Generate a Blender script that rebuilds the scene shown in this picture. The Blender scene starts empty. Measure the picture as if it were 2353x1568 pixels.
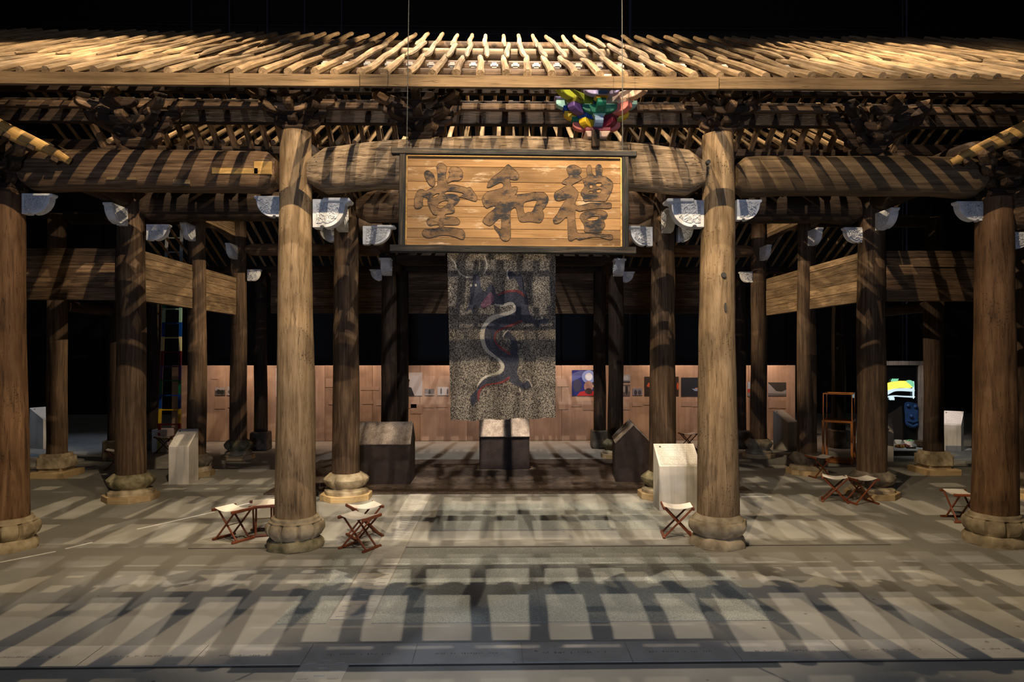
import bpy, bmesh, math, random
from mathutils import Vector, Matrix, noise, Euler
random.seed(7)
C = bpy.context.scene.collection
PI = math.pi
R = math.radians
# ---------------------------------------------------------------- camera
F = 1569.0; HZ = 815.0; CX = 1176.5; CAMZ = 2.6; YAW = R(1.13)
cd = bpy.data.cameras.new('camera'); cam = bpy.data.objects.new('camera', cd); C.objects.link(cam)
cam.location = (0, 0, CAMZ); cam.rotation_euler = (R(90), 0, -YAW)
cd.sensor_width = 36; cd.lens = F/2353*36; cd.shift_y = (HZ-784)/2353; cd.clip_end = 200
sc = bpy.context.scene
sc.camera = cam
sc.view_settings.view_transform = 'Standard'; sc.view_settings.look = 'None'
sc.view_settings.gamma = 1; sc.view_settings.use_curve_mapping = False
sc.view_settings.exposure = 0.0
sc.cycles.use_denoising = True
sc.cycles.max_bounces = 5; sc.cycles.diffuse_bounces = 3; sc.cycles.glossy_bounces = 2
sc.cycles.transmission_bounces = 4; sc.cycles.transparent_max_bounces = 6
sc.cycles.sample_clamp_indirect = 3
# ---------------------------------------------------------------- world and lamps
w = bpy.data.worlds.new('world'); sc.world = w; w.use_nodes = True
w.node_tree.nodes['Background'].inputs[0].default_value = (0.86, 0.86, 0.95, 1)
w.node_tree.nodes['Background'].inputs[1].default_value = 0.042
def spot(name, loc, target, power, ang, blend=.25, rad=.05, col=(1, .80, .56)):
    l = bpy.data.lights.new(name, 'SPOT'); o = bpy.data.objects.new(name, l); C.objects.link(o)
    l.energy = power; l.spot_size = R(ang); l.spot_blend = blend; l.shadow_soft_size = rad; l.color = col
    o.location = loc
    o.rotation_euler = (Vector(target)-Vector(loc)).to_track_quat('-Z', 'Y').to_euler()
    return o
WARM = (1, .78, .52); NEUT = (1, .86, .70); COOL = (.66, .78, 1)
# front lamps: they rake through the eaves poles onto beams and columns
spot('front_lamp', (-1.5, 4.4, 7.9), (-5.0, 9.2, 3.9), 1650, 66, .5, .015, WARM)
spot('front_lamp', (.6, 4.4, 7.9), (5.2, 9.2, 3.9), 1650, 66, .5, .015, WARM)
spot('front_lamp', (1.9, 4.4, 7.9), (-1.2, 9.2, 3.9), 1150, 54, .5, .015, WARM)
spot('front_lamp', (-.8, 4.4, 7.9), (1.7, 9.2, 3.9), 1150, 54, .5, .015, WARM)
spot('sign_lamp', (.4, 2.2, 7.6), (.1, 7.3, 4.25), 60, 30, .7, .15, WARM)
# high lamps above the roof: they throw the pole shadows forward over the floor
spot('roof_lamp', (.3, 9.5, 11.2), (.2, 10.4, 0), 2400, 57, .25, .015, NEUT)
spot('roof_lamp', (-5.0, 9.6, 11.0), (-5.4, 10.4, 0), 1850, 57, .25, .015, WARM)
spot('roof_lamp', (5.6, 9.6, 11.0), (5.9, 10.4, 0), 1850, 57, .25, .015, WARM)
spot('roof_lamp', (1.2, 11.6, 11.0), (-1.5, 11.0, 0), 1300, 58, .2, .015, NEUT)
spot('roof_lamp', (-1.0, 11.6, 11.0), (2.0, 11.0, 0), 1300, 58, .2, .015, NEUT)
spot('roof_lamp', (-2.5, 8.3, 10.4), (-3.0, 10.1, 0), 650, 48, .2, .015, NEUT)
spot('roof_lamp', (2.9, 8.3, 10.4), (3.4, 10.1, 0), 650, 48, .2, .015, NEUT)
spot('box_lamp', (.15, 12.75, 11.5), (.12, 15.25, 1.0), 17000, 7, .5, .02, NEUT)
spot('banner_lamp', (.2, 6.2, 9.8), (.1, 12.1, 2.9), 1700, 22, .4, .02, NEUT)
spot('rear_lamp', (.3, 12.3, 11.5), (.3, 17.4, 0), 2400, 46, .4, .03, (.95, .92, .9))
spot('label_lamp', (11.5, 17.2, 3.6), (12.34, 18.33, .9), 260, 14, .6, .03, (1, .86, .9))
spot('frame_lamp', (9.2, 17.0, 4.4), (11.4, 19.6, 1.2), 500, 40, .7, .05, (1, .9, .85))
# side lamps and an added inner pair: onto the inner faces of the opposite lintels
spot('side_or_added_lamp', (3.8, 10.4, 10.6), (-6.6, 14.8, 4.3), 3500, 32, .4, .015, WARM)
spot('side_or_added_lamp', (-3.6, 10.4, 10.6), (6.8, 14.8, 4.3), 3500, 32, .4, .015, WARM)
spot('side_or_added_lamp', (2.4, 13.0, 5.7), (-6.6, 15.0, 4.2), 3200, 34, .4, .02, WARM)  # unseen lamp added under the roof to brighten the left lintels
spot('side_or_added_lamp', (-2.2, 13.0, 5.7), (6.8, 15.0, 4.2), 3200, 34, .4, .02, WARM)  # its added counterpart, brightening the right lintels from inside
spot('lintel_lamp', (-.5, 4.6, 10.2), (-8.0, 12.3, 4.05), 5200, 15, .4, .015, WARM)
spot('lintel_lamp', (.8, 4.6, 10.2), (8.3, 12.3, 4.05), 5200, 15, .4, .015, WARM)
# cool frontal wash from the gallery behind the viewer
spot('cool_lamp', (0, -6, 2.0), (.1, 10, 5.1), 1700, 58, .6, .5, (.50, .64, 1))
# lamp on the hall interior
spot('hall_lamp', (.4, -3.0, 17.0), (.1, 13.0, 1.2), 8000, 25, .4, .03, NEUT)
# wash on the timeline panels
for wx in (-7.6, -4.4, -1.3, 1.9, 5.1, 8.0):
    spot('wash_lamp', (wx, 19.6, 3.7), (wx, 20.6, 1.5), 270, 110, .9, .1, (1, .68, .50))
spot('cool_lamp', (-11.5, 17.0, 6.5), (-12.4, 19.6, .2), 420, 46, .8, .1, (.55, .70, 1))
spot('cool_lamp', (11.0, 15.0, 6.0), (11.4, 18.0, .3), 330, 34, .7, .1, (.95, .95, 1))
spot('cool_lamp', (-2.0, 3.0, 12.0), (1.7, 5.0, 0), 800, 26, .12, .04, (.66, .78, 1))
spot('cool_lamp', (1.5, 3.0, 12.0), (-2.6, 5.3, 0), 700, 26, .12, .04, (.66, .78, 1))

def at(px, py, Y):
    "point on the plane at depth Y that the lens sees at this picture position"
    a = (px-CX)/F; b = (HZ-py)/F
    dx = math.cos(YAW)*a+math.sin(YAW); dy = math.cos(YAW)-math.sin(YAW)*a
    t = Y/dy
    return Vector((dx*t, Y, CAMZ+b*t))
def floor_at(px, py):
    a = (px-CX)/F; b = (HZ-py)/F
    t = -CAMZ/b
    return Vector(((math.cos(YAW)*a+math.sin(YAW))*t, (math.cos(YAW)-math.sin(YAW)*a)*t, 0))
# ---------------------------------------------------------------- materials
def nt(name):
    m = bpy.data.materials.new(name); m.use_nodes = True
    t = m.node_tree; return m, t.nodes, t.links, t.nodes['Principled BSDF']
def ramp(N, stops):
    r = N.new('ShaderNodeValToRGB'); e = r.color_ramp.elements
    while len(e) < len(stops): e.new(.5)
    for k, (p, c) in enumerate(stops):
        e[k].position = p; e[k].color = (c[0], c[1], c[2], 1) if len(c) == 3 else c
    return r
def g(v): return (v, v, v)
def sc_(c, k): return tuple(x*k for x in c)
def plain(name, col, rough=.6, metal=0, emit=None, es=1, trans=0, noise_amt=0, nscale=20):
    m, N, L, b = nt(name)
    b.inputs['Base Color'].default_value = (*col, 1); b.inputs['Roughness'].default_value = rough
    b.inputs['Metallic'].default_value = metal
    if emit: b.inputs['Emission Color'].default_value = (*emit, 1); b.inputs['Emission Strength'].default_value = es
    if trans: b.inputs['Transmission Weight'].default_value = trans
    if noise_amt:
        tc = N.new('ShaderNodeTexCoord'); n = N.new('ShaderNodeTexNoise'); n.inputs['Scale'].default_value = nscale
        n.inputs['Detail'].default_value = 5
        r = ramp(N, [(.3, sc_(col, 1-noise_amt)), (.7, sc_(col, 1+noise_amt))])
        L.new(tc.outputs['Object'], n.inputs['Vector']); L.new(n.outputs[0], r.inputs[0]); L.new(r.outputs[0], b.inputs['Base Color'])
        bu = N.new('ShaderNodeBump'); bu.inputs['Strength'].default_value = .25; bu.inputs['Distance'].default_value = .01
        L.new(n.outputs[0], bu.inputs['Height']); L.new(bu.outputs[0], b.inputs['Normal'])
    return m
def wood(name, dark, mid, light, axis='x', pits=0, over=None, var=.35, fine=26, rough=.75, bump=.6, patch=1.1, cracks=.5, stretch=.05, dist=.012):
    "timber with grain along one local axis, cracks, and blotches of wear"
    m, N, L, b = nt(name)
    tc = N.new('ShaderNodeTexCoord'); oi = N.new('ShaderNodeObjectInfo')
    add = N.new('ShaderNodeVectorMath'); add.operation = 'ADD'
    mul = N.new('ShaderNodeMath'); mul.operation = 'MULTIPLY'; mul.inputs[1].default_value = 41.0
    L.new(oi.outputs['Random'], mul.inputs[0]); L.new(tc.outputs['Object'], add.inputs[0]); L.new(mul.outputs[0], add.inputs[1])
    mp = N.new('ShaderNodeMapping'); s = [1, 1, 1]; s['xyz'.index(axis)] = stretch
    mp.inputs['Scale'].default_value = s
    L.new(add.outputs[0], mp.inputs['Vector'])
    n1 = N.new('ShaderNodeTexNoise'); n1.inputs['Scale'].default_value = fine; n1.inputs['Detail'].default_value = 6; n1.inputs['Roughness'].default_value = .65
    n1.inputs['Distortion'].default_value = .6
    n2 = N.new('ShaderNodeTexNoise'); n2.inputs['Scale'].default_value = patch; n2.inputs['Detail'].default_value = 4
    n3 = N.new('ShaderNodeTexNoise'); n3.inputs['Scale'].default_value = fine*2.6; n3.inputs['Detail'].default_value = 3; n3.inputs['Distortion'].default_value = 1.0
    L.new(mp.outputs[0], n1.inputs['Vector']); L.new(add.outputs[0], n2.inputs['Vector']); L.new(mp.outputs[0], n3.inputs['Vector'])
    r1 = ramp(N, [(.28, dark), (.5, mid), (.74, light)])
    L.new(n1.outputs[0], r1.inputs[0])
    r2 = ramp(N, [(.3, g(.45)), (.5, g(.9)), (.7, g(1.25))])
    L.new(n2.outputs[0], r2.inputs[0])
    mx = N.new('ShaderNodeMixRGB'); mx.blend_type = 'MULTIPLY'; mx.inputs[0].default_value = .8
    L.new(r1.outputs[0], mx.inputs[1]); L.new(r2.outputs[0], mx.inputs[2])
    r3 = ramp(N, [(.30, g(.12)), (.40, g(1))])
    L.new(n3.outputs[0], r3.inputs[0])
    mc = N.new('ShaderNodeMixRGB'); mc.blend_type = 'MULTIPLY'; mc.inputs[0].default_value = cracks
    L.new(mx.outputs[0], mc.inputs[1]); L.new(r3.outputs[0], mc.inputs[2])
    rv = N.new('ShaderNodeMapRange'); rv.inputs['To Min'].default_value = 1-var; rv.inputs['To Max'].default_value = 1+var
    L.new(oi.outputs['Random'], rv.inputs[0])
    mv = N.new('ShaderNodeVectorMath'); mv.operation = 'SCALE'; L.new(mc.outputs[0], mv.inputs[0]); L.new(rv.outputs[0], mv.inputs['Scale'])
    fin = mv.outputs[0]
    if pits:
        v = N.new('ShaderNodeTexVoronoi'); v.inputs['Scale'].default_value = 24; L.new(add.outputs[0], v.inputs['Vector'])
        n4 = N.new('ShaderNodeTexNoise'); n4.inputs['Scale'].default_value = 2.0; L.new(add.outputs[0], n4.inputs['Vector'])
        sx = N.new('ShaderNodeMath'); sx.operation = 'MULTIPLY_ADD'; sx.inputs[1].default_value = -.9; sx.inputs[2].default_value = .56; L.new(n4.outputs[0], sx.inputs[0])
        lt = N.new('ShaderNodeMath'); lt.operation = 'LESS_THAN'; L.new(v.outputs['Distance'], lt.inputs[0]); L.new(sx.outputs[0], lt.inputs[1])
        mp_ = N.new('ShaderNodeMixRGB'); mp_.inputs[2].default_value = (.03, .018, .01, 1); L.new(fin, mp_.inputs[1])
        ml_ = N.new('ShaderNodeMath'); ml_.operation = 'MULTIPLY'; ml_.inputs[1].default_value = pits; L.new(lt.outputs[0], ml_.inputs[0]); L.new(ml_.outputs[0], mp_.inputs[0])
        fin = mp_.outputs[0]
    if over: # remains of paint or chalk, stretched along the grain
        oc, osc, ost, lo, hi = over
        m5 = N.new('ShaderNodeMapping'); s5 = [1, 1, 1]; s5['xyz'.index(axis)] = ost; m5.inputs['Scale'].default_value = s5; L.new(tc.outputs['Object'], m5.inputs['Vector'])
        n5 = N.new('ShaderNodeTexNoise'); n5.inputs['Scale'].default_value = osc; n5.inputs['Detail'].default_value = 8; n5.inputs['Roughness'].default_value = .7; L.new(m5.outputs[0], n5.inputs['Vector'])
        r5 = ramp(N, [(lo, g(0)), (hi, g(1))]); L.new(n5.outputs[0], r5.inputs[0])
        m6 = N.new('ShaderNodeMixRGB'); m6.inputs[2].default_value = (*oc, 1); L.new(r5.outputs[0], m6.inputs[0]); L.new(fin, m6.inputs[1]); fin = m6.outputs[0]
    L.new(fin, b.inputs['Base Color']); b.inputs['Roughness'].default_value = rough
    b.inputs['Specular IOR Level'].default_value = .25
    ad = N.new('ShaderNodeMath'); ad.operation = 'ADD'
    L.new(n1.outputs[0], ad.inputs[0]); L.new(r3.outputs[0], ad.inputs[1])
    bu = N.new('ShaderNodeBump'); bu.inputs['Strength'].default_value = bump; bu.inputs['Distance'].default_value = dist
    L.new(ad.outputs[0], bu.inputs['Height']); L.new(bu.outputs[0], b.inputs['Normal'])
    return m
M = {}
for ax in 'xyz':
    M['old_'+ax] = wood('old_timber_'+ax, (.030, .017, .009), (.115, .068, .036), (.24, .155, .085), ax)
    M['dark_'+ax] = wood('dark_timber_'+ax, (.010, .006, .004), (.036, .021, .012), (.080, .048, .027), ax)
    M['plank_'+ax] = wood('plank_timber_'+ax, (.05, .030, .016), (.19, .125, .066), (.33, .23, .13), ax, fine=34, cracks=.6)
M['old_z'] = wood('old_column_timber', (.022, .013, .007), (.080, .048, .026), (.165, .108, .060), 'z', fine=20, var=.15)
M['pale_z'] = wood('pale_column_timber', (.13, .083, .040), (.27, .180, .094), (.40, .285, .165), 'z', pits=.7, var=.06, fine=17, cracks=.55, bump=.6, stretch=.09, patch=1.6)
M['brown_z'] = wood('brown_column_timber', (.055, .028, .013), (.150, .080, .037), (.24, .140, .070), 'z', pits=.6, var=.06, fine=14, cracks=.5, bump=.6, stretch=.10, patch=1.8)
M['grey_x'] = wood('grey_grained_timber', (.03, .02, .012), (.20, .140, .083), (.35, .26, .165), 'x', fine=24, cracks=.85, bump=.9, stretch=.09)
M['brown_x'] = wood('smooth_brown_timber', (.07, .044, .022), (.20, .130, .066), (.32, .22, .12), 'x', fine=15, cracks=.3, bump=.4)
M['pole'] = wood('pole_timber', (.12, .072, .034), (.28, .185, .095), (.42, .30, .175), 'x', fine=26, cracks=.35, patch=2.5)
M['eaves'] = wood('eaves_timber', (.07, .045, .021), (.165, .105, .05), (.25, .165, .085), 'x', fine=16, cracks=.35)
M['gold'] = wood('golden_timber', (.22, .12, .035), (.50, .29, .085), (.66, .42, .15), 'x', var=.1, fine=18, cracks=.4)
M['signwood'] = wood('sign_pine', (.22, .115, .042), (.33, .185, .072), (.40, .235, .10), 'x', var=.10, over=((.50, .37, .23), 7, .28, .56, .66), fine=20, cracks=.15, bump=.25)
M['plinthwood'] = wood('plinth_ply', (.36, .25, .12), (.48, .34, .17), (.56, .42, .23), 'x', fine=12, cracks=.1, bump=.2)
M['beech'] = wood('beech_ply', (.40, .27, .185), (.50, .345, .24), (.56, .40, .285), 'z', var=.05, fine=9, cracks=.04, bump=.05)
M['lectern'] = wood('limed_ply', (.46, .42, .35), (.60, .55, .47), (.66, .62, .54), 'z', var=.04, fine=10, cracks=.05, bump=.08)
M['rosewood'] = wood('rosewood', (.08, .020, .008), (.17, .045, .017), (.26, .08, .03), 'x', fine=20, rough=.4, cracks=.2, bump=.15)
M['cherry'] = wood('cherry_wood', (.22, .07, .018), (.38, .135, .035), (.48, .20, .06), 'z', fine=20, rough=.4, cracks=.15, bump=.1)
M['frame_black'] = wood('worn_black_frame', (.010, .010, .009), (.030, .028, .024), (.17, .115, .062), 'x', fine=20, cracks=.4, patch=5)
M['greywood'] = wood('grey_frame_wood', (.12, .10, .09), (.22, .19, .165), (.30, .26, .23), 'z', fine=20)
M['char'] = wood('worn_character_paint', (.10, .058, .028), (.17, .098, .045), (.23, .135, .062), 'x', var=.08, over=((.022, .021, .022), 9, .45, .49, .58), fine=11, stretch=.35, cracks=.35, bump=.3, patch=7)
M['line'] = plain('carved_line', (.05, .028, .014), .8)
M['whitewear'] = plain('chalky_remains', (.62, .45, .27), .9)
def stone(name, a, b_, c, scale=7, bump=.7):
    m, N, L, b = nt(name)
    tc = N.new('ShaderNodeTexCoord'); n = N.new('ShaderNodeTexNoise'); n.inputs['Scale'].default_value = scale; n.inputs['Detail'].default_value = 8
    n2 = N.new('ShaderNodeTexNoise'); n2.inputs['Scale'].default_value = 2.2; n2.inputs['Detail'].default_value = 3
    L.new(tc.outputs['Object'], n.inputs['Vector']); L.new(tc.outputs['Object'], n2.inputs['Vector'])
    r = ramp(N, [(.3, a), (.52, b_), (.75, c)]); L.new(n.outputs[0], r.inputs[0])
    r2 = ramp(N, [(.35, g(.5)), (.6, g(1.05))]); L.new(n2.outputs[0], r2.inputs[0])
    mx = N.new('ShaderNodeMixRGB'); mx.blend_type = 'MULTIPLY'; mx.inputs[0].default_value = .8
    L.new(r.outputs[0], mx.inputs[1]); L.new(r2.outputs[0], mx.inputs[2]); L.new(mx.outputs[0], b.inputs['Base Color'])
    b.inputs['Roughness'].default_value = .9
    bu = N.new('ShaderNodeBump'); bu.inputs['Strength'].default_value = bump; bu.inputs['Distance'].default_value = .015
    L.new(n.outputs[0], bu.inputs['Height']); L.new(bu.outputs[0], b.inputs['Normal'])
    return m
M['stone'] = stone('weathered_stone', (.22, .165, .095), (.42, .335, .205), (.56, .46, .31), bump=.45)
M['moss'] = stone('mossy_stone', (.09, .085, .035), (.24, .20, .105), (.42, .35, .21))
M['darkstone'] = stone('dark_stone', (.05, .04, .026), (.14, .11, .075), (.24, .20, .14))
M['plaster'] = stone('white_plaster', (.62, .62, .62), (.74, .74, .73), (.80, .79, .77), scale=20, bump=.2)
def carved(name):
    m, N, L, b = nt(name)
    tc = N.new('ShaderNodeTexCoord'); v = N.new('ShaderNodeTexVoronoi'); v.inputs['Scale'].default_value = 24; v.feature = 'SMOOTH_F1'
    n = N.new('ShaderNodeTexNoise'); n.inputs['Scale'].default_value = 30; n.inputs['Distortion'].default_value = 2.0
    L.new(tc.outputs['Object'], v.inputs['Vector']); L.new(tc.outputs['Object'], n.inputs['Vector'])
    ad = N.new('ShaderNodeMath'); ad.operation = 'ADD'; L.new(v.outputs[0], ad.inputs[0]); L.new(n.outputs[0], ad.inputs[1])
    b.inputs['Base Color'].default_value = (.72, .72, .71, 1); b.inputs['Roughness'].default_value = .85
    bu = N.new('ShaderNodeBump'); bu.inputs['Strength'].default_value = 1; bu.inputs['Distance'].default_value = .03
    L.new(ad.outputs[0], bu.inputs['Height']); L.new(bu.outputs[0], b.inputs['Normal'])
    return m
M['carved'] = carved('carved_plaster')
def ground(name, a, b_, c, speck, scale=1.4, bump=.15, fine=180):
    m, N, L, b = nt(name)
    tc = N.new('ShaderNodeTexCoord'); n = N.new('ShaderNodeTexNoise'); n.inputs['Scale'].default_value = scale; n.inputs['Detail'].default_value = 6
    f = N.new('ShaderNodeTexNoise'); f.inputs['Scale'].default_value = fine; f.inputs['Detail'].default_value = 2
    v = N.new('ShaderNodeTexVoronoi'); v.inputs['Scale'].default_value = 2.6; v.inputs['Randomness'].default_value = 1
    for x in (n, f, v): L.new(tc.outputs['Object'], x.inputs['Vector'])
    r = ramp(N, [(.3, a), (.5, b_), (.7, c)]); L.new(n.outputs[0], r.inputs[0])
    rf = ramp(N, [(.3, g(1-speck)), (.7, g(1+speck*.6))]); L.new(f.outputs[0], rf.inputs[0])
    rv = ramp(N, [(.035, g(.35)), (.06, g(1))]); L.new(v.outputs[0], rv.inputs[0])
    m1 = N.new('ShaderNodeMixRGB'); m1.blend_type = 'MULTIPLY'; m1.inputs[0].default_value = 1
    m2 = N.new('ShaderNodeMixRGB'); m2.blend_type = 'MULTIPLY'; m2.inputs[0].default_value = .8
    L.new(r.outputs[0], m1.inputs[1]); L.new(rf.outputs[0], m1.inputs[2]); L.new(m1.outputs[0], m2.inputs[1]); L.new(rv.outputs[0], m2.inputs[2])
    L.new(m2.outputs[0], b.inputs['Base Color']); b.inputs['Roughness'].default_value = .7; b.inputs['Specular IOR Level'].default_value = .3
    bu = N.new('ShaderNodeBump'); bu.inputs['Strength'].default_value = bump; bu.inputs['Distance'].default_value = .01
    L.new(f.outputs[0], bu.inputs['Height']); L.new(bu.outputs[0], b.inputs['Normal'])
    return m
M['floor'] = ground('painted_concrete', (.245, .23, .195), (.285, .27, .228), (.32, .305, .26), .06)
M['rough'] = ground('gritty_concrete', (.26, .265, .225), (.33, .335, .285), (.39, .39, .335), .45, fine=110, bump=.5)
M['slab'] = ground('pale_slab', (.34, .315, .27), (.40, .375, .32), (.44, .41, .36), .12, scale=4)
M['engrave'] = plain('engraving', (.21, .19, .16), .9)
M['tactile'] = ground('tactile_plate', (.36, .34, .29), (.42, .395, .335), (.46, .435, .375), .1, scale=4)
M['streak'] = plain('painted_streak', (.82, .80, .74), .5)  # pale colour standing in for streaks of light on the floor
M['joint'] = plain('dark_joint', (.05, .045, .04), .9)
M['rug'] = ground('brown_shag', (.06, .040, .027), (.105, .073, .052), (.14, .10, .072), .75, scale=9, bump=1, fine=70)
M['felt'] = ground('brown_carpet_tile', (.14, .105, .08), (.21, .165, .13), (.27, .22, .175), .6, scale=7, bump=1, fine=90)
M['feltdark'] = ground('dark_brown_felt', (.020, .012, .010), (.030, .019, .016), (.04, .026, .02), .4, scale=7, bump=.6, fine=110)
M['black'] = plain('black_drape', (.0035, .0042, .006), .9)
M['black2'] = plain('black_panel', (.005, .006, .0085), .6)
M['steel'] = plain('dim_steel', (.10, .12, .17), .4, .6)
M['wire'] = plain('wire', (.05, .05, .045), .6, .3)
M['canvas'] = plain('canvas', (.72, .66, .55), .9, noise_amt=.08, nscale=60)
M['brass'] = plain('brass', (.55, .40, .16), .35, .9)
M['white'] = plain('white_board', (.75, .75, .74), .6)
M['glass'] = None
def glass(name):
    m, N, L, b = nt(name)
    b.inputs['Base Color'].default_value = (.92, .95, .95, 1); b.inputs['Roughness'].default_value = .03
    b.inputs['Transmission Weight'].default_value = 1; b.inputs['IOR'].default_value = 1.02; b.inputs['Specular IOR Level'].default_value = .6
    return m
M['glass'] = glass('clear_glass')
def printed(name, paper, ink, sz=.022, cut=.42):
    "flat print: rows of fine broken lines"
    m, N, L, b = nt(name)
    tc = N.new('ShaderNodeTexCoord'); sp = N.new('ShaderNodeSeparateXYZ'); L.new(tc.outputs['Object'], sp.inputs[0])
    ml = N.new('ShaderNodeMath'); ml.operation = 'MULTIPLY'; ml.inputs[1].default_value = 1/sz; L.new(sp.outputs['Z'], ml.inputs[0])
    fr = N.new('ShaderNodeMath'); fr.operation = 'FRACT'; L.new(ml.outputs[0], fr.inputs[0])
    gt = N.new('ShaderNodeMath'); gt.operation = 'GREATER_THAN'; gt.inputs[1].default_value = .55; L.new(fr.outputs[0], gt.inputs[0])
    n = N.new('ShaderNodeTexNoise'); n.inputs['Scale'].default_value = 1.0
    mp = N.new('ShaderNodeMapping'); mp.inputs['Scale'].default_value = (60, 60, 1/sz); L.new(tc.outputs['Object'], mp.inputs[0]); L.new(mp.outputs[0], n.inputs['Vector'])
    g2 = N.new('ShaderNodeMath'); g2.operation = 'GREATER_THAN'; g2.inputs[1].default_value = cut; L.new(n.outputs[0], g2.inputs[0])
    mu = N.new('ShaderNodeMath'); mu.operation = 'MULTIPLY'; L.new(gt.outputs[0], mu.inputs[0]); L.new(g2.outputs[0], mu.inputs[1])
    mx = N.new('ShaderNodeMixRGB'); mx.inputs[1].default_value = (*paper, 1); mx.inputs[2].default_value = (*ink, 1); L.new(mu.outputs[0], mx.inputs[0])
    L.new(mx.outputs[0], b.inputs['Base Color']); b.inputs['Roughness'].default_value = .7
    return m
M['print_l'] = printed('lectern_print', (.66, .61, .52), (.30, .27, .23))
M['print_p'] = printed('panel_print', (.49, .34, .237), (.37, .25, .175), sz=.03)
def beads(name, a, b_, size=.0115):
    "woven beads: each bead its own tone"
    m, N, L, b = nt(name)
    tc = N.new('ShaderNodeTexCoord'); mp = N.new('ShaderNodeMapping'); mp.inputs['Scale'].default_value = (1/size, 0, 1/size)
    L.new(tc.outputs['Object'], mp.inputs[0])
    v = N.new('ShaderNodeTexVoronoi'); v.inputs['Scale'].default_value = 1; v.inputs['Randomness'].default_value = .25
    L.new(mp.outputs[0], v.inputs['Vector'])
    sp = N.new('ShaderNodeSeparateColor'); L.new(v.outputs['Color'], sp.inputs[0])
    r = ramp(N, [(.42, a), (.60, b_)]); L.new(sp.outputs[0], r.inputs[0])
    rd = ramp(N, [(.25, g(1)), (.62, g(.35))]); L.new(v.outputs['Distance'], rd.inputs[0])
    mx = N.new('ShaderNodeMixRGB'); mx.blend_type = 'MULTIPLY'; mx.inputs[0].default_value = 1
    L.new(r.outputs[0], mx.inputs[1]); L.new(rd.outputs[0], mx.inputs[2]); L.new(mx.outputs[0], b.inputs['Base Color'])
    b.inputs['Roughness'].default_value = .6
    bu = N.new('ShaderNodeBump'); bu.inputs['Strength'].default_value = .6; bu.inputs['Distance'].default_value = .006; bu.invert = True
    L.new(v.outputs['Distance'], bu.inputs['Height']); L.new(bu.outputs[0], b.inputs['Normal'])
    return m
M['bead'] = beads('cream_and_brown_beads', (.035, .026, .018), (.37, .32, .25))
M['bead_navy'] = beads('navy_beads', (.012, .012, .022), (.06, .065, .11))
M['bead_red'] = beads('red_beads', (.13, .012, .012), (.30, .04, .03))
M['bead_cream'] = beads('cream_beads', (.50, .45, .36), (.74, .69, .58))
M['bead_plum'] = beads('plum_beads', (.10, .03, .06), (.26, .10, .16))
COL = {}
for k, c in dict(yellow=(.80, .52, .02), lime=(.48, .55, .05), green=(.0, .16, .09), blue=(.0, .06, .34), lavender=(.38, .34, .62), pink=(.72, .42, .52),
                 crimson=(.16, .01, .03), salmon=(.72, .20, .16), sky=(.30, .44, .62), peach=(.85, .60, .45), purple=(.10, .05, .20), olive=(.28, .27, .03),
                 mint=(.35, .60, .48), red=(.40, .03, .03), white=(.7, .7, .68), cream=(.75, .70, .40)).items():
    COL[k] = plain('paint_'+k, c, .55)
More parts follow.
